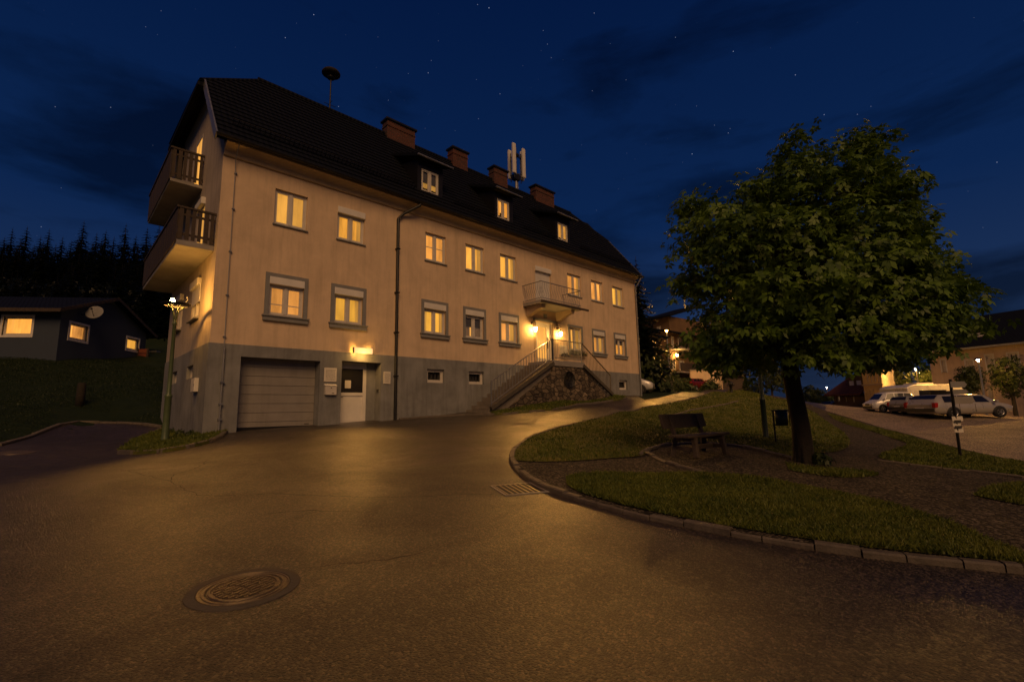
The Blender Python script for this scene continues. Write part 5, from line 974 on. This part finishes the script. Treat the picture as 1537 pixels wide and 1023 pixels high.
# far trees beyond the slope, and garden trees at the right
def small_tree(px, py_base, py_top, dep, wpx, label, n=500, group=None):
    p = at(px, py_base, dep); h = (py_base-py_top)*dep/FPX; r = wpx/2*dep/FPX; c = np.array(p); t = thing('garden_tree', label, 'tree', c, group=group); d = rng.normal(0, 1, (n, 3)); d /= np.linalg.norm(d, axis=1, keepdims=True); rr = rng.uniform(.35, 1., n)[:, None]**.6; lump = 1+.25*np.sin(d[:, :1]*6+px)*np.cos(d[:, 2:]*5); P = c+np.array((0, 0, h*.62))+d*rr*lump*np.array([r, r, h*.40])
    fast_mesh('crown', leaf_fans(P, d+rng.normal(0, .5, (n, 3)), .011*dep**.7*1.3, 4), 4, 'shrub', t); m = MB(); m.tube([c-(0, 0, .5), c+(0, 0, h*.35), c+(.1, 0, h*.75)], [.035*h, .025*h, .01*h], 8)
    for k in range(6): q = P[k*7]; m.tube([c+(0, 0, h*.3), c*.5+q*.5+(0, 0, .05*h), q], [.016*h, .01*h, .004*h], 5)
    m.build('trunk', 'bark', t); return t
for px, pb, ptp, dep, wp, lb in ((1160, 600, 545, 44, 40, 'dim garden tree just left of the big trunk on the crest'), (1182, 602, 550, 47, 36, 'dim garden tree behind the litter bin on the crest'), (1219, 622, 578, 62, 26, 'first far dark tree right of the big trunk'), (1234, 622, 584, 66, 24, 'far dark tree below the distant lamp'), (1249, 622, 590, 70, 22, 'far dark tree beside the small brownish house')):
    small_tree(px, pb, ptp, dep, wp, lb)
for px, pb, ptp, dep, wp, lb in ((1524, 616, 532, 30.5, 50, 'dark bushy tree before the big house at the far right'), (1462, 606, 548, 36, 34, 'thin garden tree by the big house above the estate car'), (1358, 606, 545, 57, 36, 'leafy tree between the yellow house and the big house'), (1395, 590, 553, 52, 30, 'lamp lit leafy tree behind the camper van')):
    small_tree(px, pb, ptp, dep, wp, lb, 900)
vg = on([(1478, 617), (1537, 617), (1600, 617), (1600, 623), (1537, 623), (1490, 622)]); drape('lawn', vg, 'lawn', .05, .6, skirt=.1)

# ================================================================== VEHICLES
MT['tyre'] = M('tyre', (.012, .012, .012), .85, .2); MT['rim'] = M('alloy_rim', (.45, .44, .42), .35, .1, metal=.8); MT['carglass'] = M('car_glass', (.012, .012, .013), .08, .1, 2.); MT['trim'] = M('black_trim', (.015, .015, .015), .6, .2)
MT['tail'] = M('tail_lens', (.35, .02, .015), .2, .1); MT['headl'] = M('headlamp_glass', (.55, .55, .55), .12, .1)
def car(name, label, loc, rz, paintm, st, wb, wr, rear_glass=True, group=None, n_win=3, wf=None):
    """st: stations (x, z_bottom, z_belt, z_top, half width, half width at roof) rear to front"""
    t = thing(name, label, 'car', loc, rz, group); K = dict(local=True); m = MB(); rings = []
    for x, zb, zm, zt, hw, hr in st:
        h = [(0, zb), (hw*.86, zb), (hw*.97, zb+.10), (hw, zb+(zm-zb)*.45), (hw*.985, zm-.04), (hw*.955, zm), (hr*1.0, zm+(zt-zm)*.86), (hr*.88, zt-.012), (0, zt)]
        rings.append([(x, -y, z) for y, z in h]+[(x, y, z) for y, z in h[::-1][1:-1]])
    n = len(rings[0]); V = [p for r in rings for p in r]; F = [(i*n+k, i*n+(k+1) % n, (i+1)*n+(k+1) % n, (i+1)*n+k) for i in range(len(rings)-1) for k in range(n)]
    m.add(V, F, True); m.add(rings[0], [tuple(range(n))]); m.add(rings[-1], [tuple(range(n-1, -1, -1))]); body = m.build('body', paintm, t, **K); 
    S = np.array(st); ip = lambda x, c: float(np.interp(x, S[:, 0], S[:, c]))
    cab = [s for s in st if s[3]-s[2] > .32]; xa, xb = cab[0][0], cab[-1][0]
    xs = np.linspace(xa+.05, xb+.0, n_win+1)
    for sd in (-1, 1):
        for k in range(n_win):
            a, b_ = xs[k]+.035, xs[k+1]-.035; m = MB(); ns = 8; V = []
            for i in range(ns+1):
                for f in (.08, .80):
                    x = a+(b_-a)*i/ns
                    if k == n_win-1 and f > .5: x = a+(b_-a-.28)*i/ns
                    zm, zt, hw, hr = ip(x, 2), ip(x, 3), ip(x, 4), ip(x, 5); V.append((x, sd*(hw*.955+(hr-hw*.955)*f/.86+.014), zm+(zt-zm)*f))
            m.add(V, [(2*i, 2*i+2, 2*i+3, 2*i+1) for i in range(ns)]); m.build('side_window', 'carglass', t, **K)
    def cross(x0, x1, f, name):
        m = MB(); Q = []
        for x, fr_ in ((x0, .86), (x1, .80)):
            Q.append((x, ip(x, 5)*fr_ if False else min(ip(x, 4)*.8, ip(x, 5)*.88 if ip(x, 3)-ip(x, 2) > .3 else ip(x, 4)*.78)))
        z0, z1 = ip(x0, 3)+.012, ip(x1, 3)+.012; m.quad((x0, -Q[0][1], z0), (x0, Q[0][1], z0), (x1, Q[1][1], z1), (x1, -Q[1][1], z1)); m.build(name, 'carglass', t, **K)
    i1 = st.index(cab[-1]); cross(st[i1+1][0]-.06 if i1+1 < len(st) else xb+.4, xb+.06, 0, 'windscreen')
    i0 = st.index(cab[0]); cross(st[i0-1][0]+.01, xa-.04, 0, 'rear_window')
    for x in wb:
        for sd in (-1, 1):
            hw = ip(x, 4); m = MB(); m.lathe((x, sd*(hw+.004), wr+.02), [(0, 0), (wr*1.17, 0), (wr*1.17, -.01)], 22, (0, sd, 0)); m.build('wheel_arch', 'trim', t, **K)
            m = MB(); m.lathe((x, sd*(hw-.17), wr), [(wr*.62, .19), (wr*.9, .195), (wr, .16), (wr, .02), (wr*.9, 0), (0, 0)], 26, (0, sd, 0)); wh = m.build('wheel', 'tyre', t, **K); m = MB(); m.lathe((x, sd*(hw-.17), wr), [(wr*.62, .198), (wr*.56, .19), (wr*.52, .15), (0, .15)], 22, (0, sd, 0))
            for k in range(5): a = 2*PI*k/5; c = np.array((x, sd*(hw+.012), wr)); m.obox(c+np.array((math.cos(a), 0, math.sin(a)))*wr*.3, (wr*.27, .02, wr*.09), (math.cos(a), 0, math.sin(a)), (0, 1, 0))
            m.build('rim', 'rim', wh, **K)
    xr, xf = st[0][0], st[-1][0]
    for sd in (-1, 1):
        hw = st[1][4]; m = MB(); zz = st[1][2]; m.box(st[1][0]-.10, st[1][0]+.12, min(sd*hw*.80, sd*(hw+.006)), max(sd*hw*.80, sd*(hw+.006)), zz-.30, zz+.05); m.build('tail_light', 'tail', t, **K, bevel=.02)
        hw = st[-2][4]; zz = st[-2][2]; m = MB(); m.box(st[-2][0]-.12, st[-1][0]+.012, min(sd*hw*.55, sd*hw*.95), max(sd*hw*.55, sd*hw*.95), zz-.16, zz-.02); m.build('headlight', 'headl', t, **K, bevel=.03)
        m = MB(); xm = cab[-1][0]+.15; m.box(xm-.06, xm+.10, min(sd*ip(xm, 4), sd*(ip(xm, 4)+.2)), max(sd*ip(xm, 4), sd*(ip(xm, 4)+.2)), ip(xm, 2)+.02, ip(xm, 2)+.17); m.build('wing_mirror', paintm, t, **K, bevel=.03)
    m = MB(); m.box(xr-.05, xr+.1, -st[0][4]*.96, st[0][4]*.96, st[0][1]+.02, st[0][1]+.28); m.box(xf-.1, xf+.05, -st[-1][4]*.94, st[-1][4]*.94, st[-1][1]+.0, st[-1][1]+.20); m.box(xf-.02, xf+.02, -st[-1][4]*.45, st[-1][4]*.45, st[-1][1]+.24, st[-1][1]+.40); m.build('bumper', 'trim', t, **K, bevel=.03)
    m = MB(); m.box(xr-.012, xr+.0, -.26, .26, st[0][2]-.28, st[0][2]-.17); m.build('number_plate', 'white', t, **K)
    m = MB()
    for sd in (-1, 1):
        for x in np.linspace(xa, xb, n_win+1)[1:-1]: m.bar((x-.05, sd*(ip(x, 4)+.004), ip(x, 1)+.15), (x-.05, sd*(ip(x, 4)*.99+.004), ip(x, 2)-.05), .012)
    m.build('door_gap', 'trim', t, **K); return t
silver, cream, grey, red = paint('silver_paint', (.42, .39, .34)), paint('white_car_paint', (.68, .66, .62)), paint('grey_paint', (.26, .25, .24)), paint('red_paint', (.14, .012, .010))
def at_px(pa, pb, h_px, Hreal):                          # two ground contact pixels -> pose and scale
    a, b_ = gp(*pa), gp(*pb); return a, b_
def estate(L_, H, hw=.92):
    s = L_/2; return [(-s, .42, .95, .97, hw*.94, hw*.8), (-s+.08, .32, 1.04, 1.06, hw*.98, hw*.82), (-s+.20, .30, 1.06, H*.80, hw, hw*.80), (-s+.55, .28, 1.06, H*.985, hw, hw*.80), (-.1*L_, .26, 1.05, H, hw, hw*.80), (.10*L_, .26, 1.04, H*.985, hw, hw*.79), (.20*L_, .26, 1.03, H*.93, hw, hw*.76), (.345*L_, .27, .98, 1.06, hw, hw*.76), (s-.35, .29, .90, .96, hw*.97, hw*.74), (s-.10, .32, .80, .85, hw*.90, hw*.7), (s, .38, .68, .72, hw*.78, hw*.6)]
def place_car(px_c, py_g, dep, yaw_extra, flip=False):
    p = at(px_c, py_g, dep); a = math.atan2(HR[1], HR[0])+yaw_extra+(PI if flip else 0); return (p[0], p[1], g1(p[0], p[1])), a
def car_at(px_c, py_g, yaw, flip=False, dz=0.):
    p = gp(px_c, py_g); a = math.atan2(HR[1], HR[0])+yaw+(PI if flip else 0); return (p[0], p[1], g1(p[0], p[1])+dz), a, float((p-CAM)@CF)
loc, a, dep = car_at(1441, 626, math.radians(6)); k_c = dep/FPX; Lc = 130*k_c; Hc = 34.5*k_c
ca_ = car('estate_car', 'silver estate car parked broadside in front of the big house', loc, a, silver, estate(5.0, 1.68), (-1.42, 1.45), .36)
ca_.scale = (Lc/5.0, 1.0, Hc/1.68)
def put(name, label, px0, px1, py_g, py_top, paintm, yaw, flip=False, Lb=4.4, Hb=1.62, dd=0.):
    p = gp((px0+px1)/2, py_g); d = (p-CAM)@CF; k = d/FPX; L_ = (px1-px0)*k; H_ = (py_g-py_top)*k; ang = math.atan2(HR[1], HR[0])+yaw+(PI if flip else 0)
    o = car(name, label, (p[0], p[1], g1(p[0], p[1])), ang, paintm, estate(Lb, Hb, .88), (-Lb*.29, Lb*.29), .33); s = H_/Hb; o.scale = (max(s*.8, min(L_/Lb, s*1.35)), s, s); return o
put('parked_car', 'silver wagon with roof rails parked behind the silver estate', 1341, 1402, 621.5, 594.5, grey, math.radians(14))
put('parked_car', 'pale hatchback with red tail lights between the two silver wagons', 1362, 1412, 622.5, 596, silver, math.radians(10))
put('parked_car', 'white people carrier with sloping nose facing left beside the yellow house', 1314, 1358, 618.5, 588, cream, math.radians(-8), True, 4.3, 1.75)
hd = HR*.93-HF*.36; p = at(982, 592, 33.5); p[:2] -= hd*2.05; car('parked_car', 'white car peeking out past the right corner of the big house', (p[0], p[1], min(g1(p[0], p[1]), at(975, 594, 34)[2]+.1)), math.atan2(hd[1], hd[0]), cream, estate(4.1, 1.5, .86), (-1.2, 1.25), .31)
p = at(1046, 586, 47); car('parked_car', 'red car by the shrubs at the top of the hill road', (p[0], p[1], p[2]), math.atan2(HR[1], HR[0])+.5, red, estate(3.7, 1.45, .80), (-1.05, 1.05), .28).scale = (.85, .85, .82)
p = at(1254, 617, 60); car('parked_car', 'small dark car far off below the small brownish house', (p[0], p[1], p[2]-.2), math.atan2(HR[1], HR[0])+.4, grey, estate(4., 1.45, .84), (-1.15, 1.15), .30)
# camper van
p = gp(1384, 617.5); d = (p-CAM)@CF; kk = d/FPX; Lc = 84*kk; t = thing('camper_van', 'long white camper van parked behind the row of cars', 'camper van', (p[0], p[1], g1(p[0], p[1])), math.atan2(HR[1], HR[0])+.06); K = dict(local=True); h0, h1 = .55, 40*kk
m = MB(); m.prism([(-Lc/2, .5), (Lc/2-.5, .5), (Lc/2, .8), (Lc/2+.25, h1*.62), (Lc/2, h1), (-Lc/2+.5, h1), (-Lc/2, h1*.9)], 1, -1.1, 1.1); m.build('body', cream, t, bevel=.06, **K)
m = MB(); m.box(-Lc/2+.8, -Lc/2+2.3, -1.115, -1.09, h1*.52, h1*.78); m.box(-.3, .8, -1.115, -1.09, h1*.55, h1*.78); m.box(Lc/2-1.6, Lc/2-.5, -1.115, -1.09, h1*.5, h1*.74); m.build('side_window', 'carglass', t, bevel=.004, **K); m = MB(); m.box(-Lc/2+.3, Lc/2-.2, -1.112, -1.10, h1*.40, h1*.44); m.build('stripe', grey, t, **K); m = MB(); m.box(-.6, .6, -.5, .5, h1, h1+.12); m.build('roof_hatch', 'white', t, bevel=.02, **K)
for x in (-Lc*.22, Lc*.32):
    for sd in (-1, 1): m = MB(); m.lathe((x, sd*.95, .34), [(0, .17), (.2, .17), (.33, .16), (.34, .12), (.34, 0), (0, 0)], 20, (0, sd, 0)); m.build('wheel', 'tyre', t, **K)
m = MB(); m.box(-Lc/2-.02, -Lc/2+.03, -1.0, -.8, .7, 1.2); m.box(-Lc/2-.02, -Lc/2+.03, .8, 1.0, .7, 1.2); m.build('tail_light', 'tail', t, **K)

# ================================================================== SKY, LIGHT, RENDER
w = bpy.data.worlds.new('World'); scene.world = w; w.use_nodes = True; nt = w.node_tree; Lk = nt.links; bg = nt.nodes['Background']
SUN_DIR = np.array([-.42, -.70, .62]); SUN_DIR /= np.linalg.norm(SUN_DIR)
sky = nt.nodes.new('ShaderNodeTexSky'); sky.sky_type = 'NISHITA'; sky.sun_disc = False; sky.sun_elevation = math.radians(3); sky.sun_rotation = math.atan2(SUN_DIR[0], SUN_DIR[1])
tc = nt.nodes.new('ShaderNodeTexCoord'); sep = nt.nodes.new('ShaderNodeSeparateXYZ'); Lk.new(tc.outputs['Generated'], sep.inputs[0])
tint = ramp(nt, sep.outputs['Z'], [(0., (.075, .135, .32)), (.12, (.050, .12, .34)), (.35, (.014, .068, .28)), (.7, (.005, .036, .19))])
bw = nt.nodes.new('ShaderNodeRGBToBW'); Lk.new(sky.outputs[0], bw.inputs[0])
cl_ = N(nt, 'ShaderNodeClamp', Min=.16, Max=.26); 
sm = N(nt, 'ShaderNodeMath', operation='MULTIPLY'); Lk.new(bw.outputs[0], sm.inputs[0]); sm.inputs[1].default_value = 1.; Lk.new(sm.outputs[0], cl_.inputs['Value'])
mul = N(nt, 'ShaderNodeMix', data_type='RGBA', blend_type='MULTIPLY'); mul.inputs[0].default_value = 1; Lk.new(tint.outputs[0], mul.inputs[6]); Lk.new(cl_.outputs[0], mul.inputs[7])
# clouds: long low banks, denser near the horizon and to the right
mp = nt.nodes.new('ShaderNodeMapping'); mp.inputs['Scale'].default_value = (1.3, 1.3, 5.); mp.inputs['Location'].default_value = (2.7, .4, 1.1); Lk.new(tc.outputs['Generated'], mp.inputs['Vector'])
cn = N(nt, 'ShaderNodeTexNoise', Scale=1.5, Detail=7., Roughness=.55, Distortion=.3); Lk.new(mp.outputs[0], cn.inputs['Vector'])
hz = ramp(nt, sep.outputs['Z'], [(0., .17), (.25, .08), (.5, -.0)]); ca = N(nt, 'ShaderNodeMath', operation='ADD'); Lk.new(cn.outputs['Fac'], ca.inputs[0]); Lk.new(hz.outputs[0], ca.inputs[1])
cr = ramp(nt, ca.outputs[0], [(.52, 1.), (.68, .36)])
mul2 = N(nt, 'ShaderNodeMix', data_type='RGBA', blend_type='MULTIPLY'); mul2.inputs[0].default_value = 1; Lk.new(mul.outputs[2], mul2.inputs[6]); Lk.new(cr.outputs[0], mul2.inputs[7])
# stars
vs = N(nt, 'ShaderNodeTexVoronoi', Scale=70.); Lk.new(tc.outputs['Generated'], vs.inputs['Vector'])
sr = ramp(nt, vs.outputs['Distance'], [(.0, 1.), (.030, .8), (.050, 0.)]); sepc = nt.nodes.new('ShaderNodeSeparateColor'); Lk.new(vs.outputs['Color'], sepc.inputs[0])
mg = N(nt, 'ShaderNodeMath', operation='POWER'); Lk.new(sepc.outputs[0], mg.inputs[0]); mg.inputs[1].default_value = 4.5
sb = N(nt, 'ShaderNodeMath', operation='MULTIPLY'); Lk.new(sr.outputs[0], sb.inputs[0]); Lk.new(mg.outputs[0], sb.inputs[1])
sb2 = N(nt, 'ShaderNodeMath', operation='MULTIPLY'); Lk.new(sb.outputs[0], sb2.inputs[0]); Lk.new(cr.outputs[0], sb2.inputs[1])
sc_ = N(nt, 'ShaderNodeMix', data_type='RGBA', blend_type='ADD'); sc_.inputs[0].default_value = 1; Lk.new(mul2.outputs[2], sc_.inputs[6])
st_ = N(nt, 'ShaderNodeVectorMath', operation='SCALE'); st_.inputs[0].default_value = (.55, .6, .8); Lk.new(sb2.outputs[0], st_.inputs['Scale']); Lk.new(st_.outputs[0], sc_.inputs[7])
Lk.new(sc_.outputs[2], bg.inputs['Color']); bg.inputs['Strength'].default_value = 1.0
sd = bpy.data.lights.new('night_glow', 'SUN'); so = bpy.data.objects.new('night_glow', sd); COL.objects.link(so); sd.energy = 1.38; sd.angle = math.radians(35); sd.color = (1., .56, .235)
so.rotation_euler = Vector(SUN_DIR).to_track_quat('Z', 'Y').to_euler(); so.location = (0, -20, 40)
def lamp_spot(name, pos, target, watts, cone, col=(1., .45, .09), blend=.8, size=.06):
    ld = bpy.data.lights.new(name, 'SPOT'); o = bpy.data.objects.new(name, ld); COL.objects.link(o); o.location = tuple(float(c) for c in pos); ld.energy = watts; ld.color = col; ld.spot_size = math.radians(cone); ld.spot_blend = blend; ld.shadow_soft_size = size
    o.rotation_euler = (Vector(tuple(float(c) for c in pos))-Vector(tuple(float(c) for c in target))).to_track_quat('Z', 'Y').to_euler(); return o
# downward beams of the lamps that are lit in the photograph
lb = gp(247, 664); lh = g1(lb[0], lb[1])+.06+hh; q = gp(410, 722); lamp_spot('street_lamp_beam', (lb[0]-.12*HR[0], lb[1]-.12*HR[1], lh-.02), q, 1200, 70)
lamp_spot('wall_lamp_beam', (4.83, -.26, 2.75), gp(500, 712), 230, 100)
for u in (14.02, 15.98): lamp_spot('lantern_beam', (u, -.40, 4.5), gp(798, 680), 620, 62)
for i, (wt, tx) in enumerate(((12000, gp(1020, 620)), (2600, gp(1330, 640)), (0, None), (1500, gp(1420, 650)))):
    if wt: lamp_spot('street_lamp_beam', LAMPS[i]-np.array((0, 0, .2)), tx, wt, 140)
pl = bpy.data.lights.new('wall_lamp_glow', 'POINT'); po = bpy.data.objects.new('wall_lamp_glow', pl); COL.objects.link(po); po.location = (4.83, -.32, 2.62); pl.energy = 20; pl.color = (1., .52, .12); pl.shadow_soft_size = .08
vw = scene.view_settings; vw.view_transform = 'Standard'; vw.look = 'None'; vw.exposure = 0; vw.gamma = 1; vw.use_curve_mapping = False
cy = scene.cycles; cy.use_denoising = True; cy.max_bounces = 6; cy.diffuse_bounces = 3; cy.glossy_bounces = 3; cy.transparent_max_bounces = 16; cy.sample_clamp_indirect = 3; cy.sample_clamp_direct = 0
try: cy.denoiser = 'OPENIMAGEDENOISE'; cy.use_light_tree = True
except Exception: pass
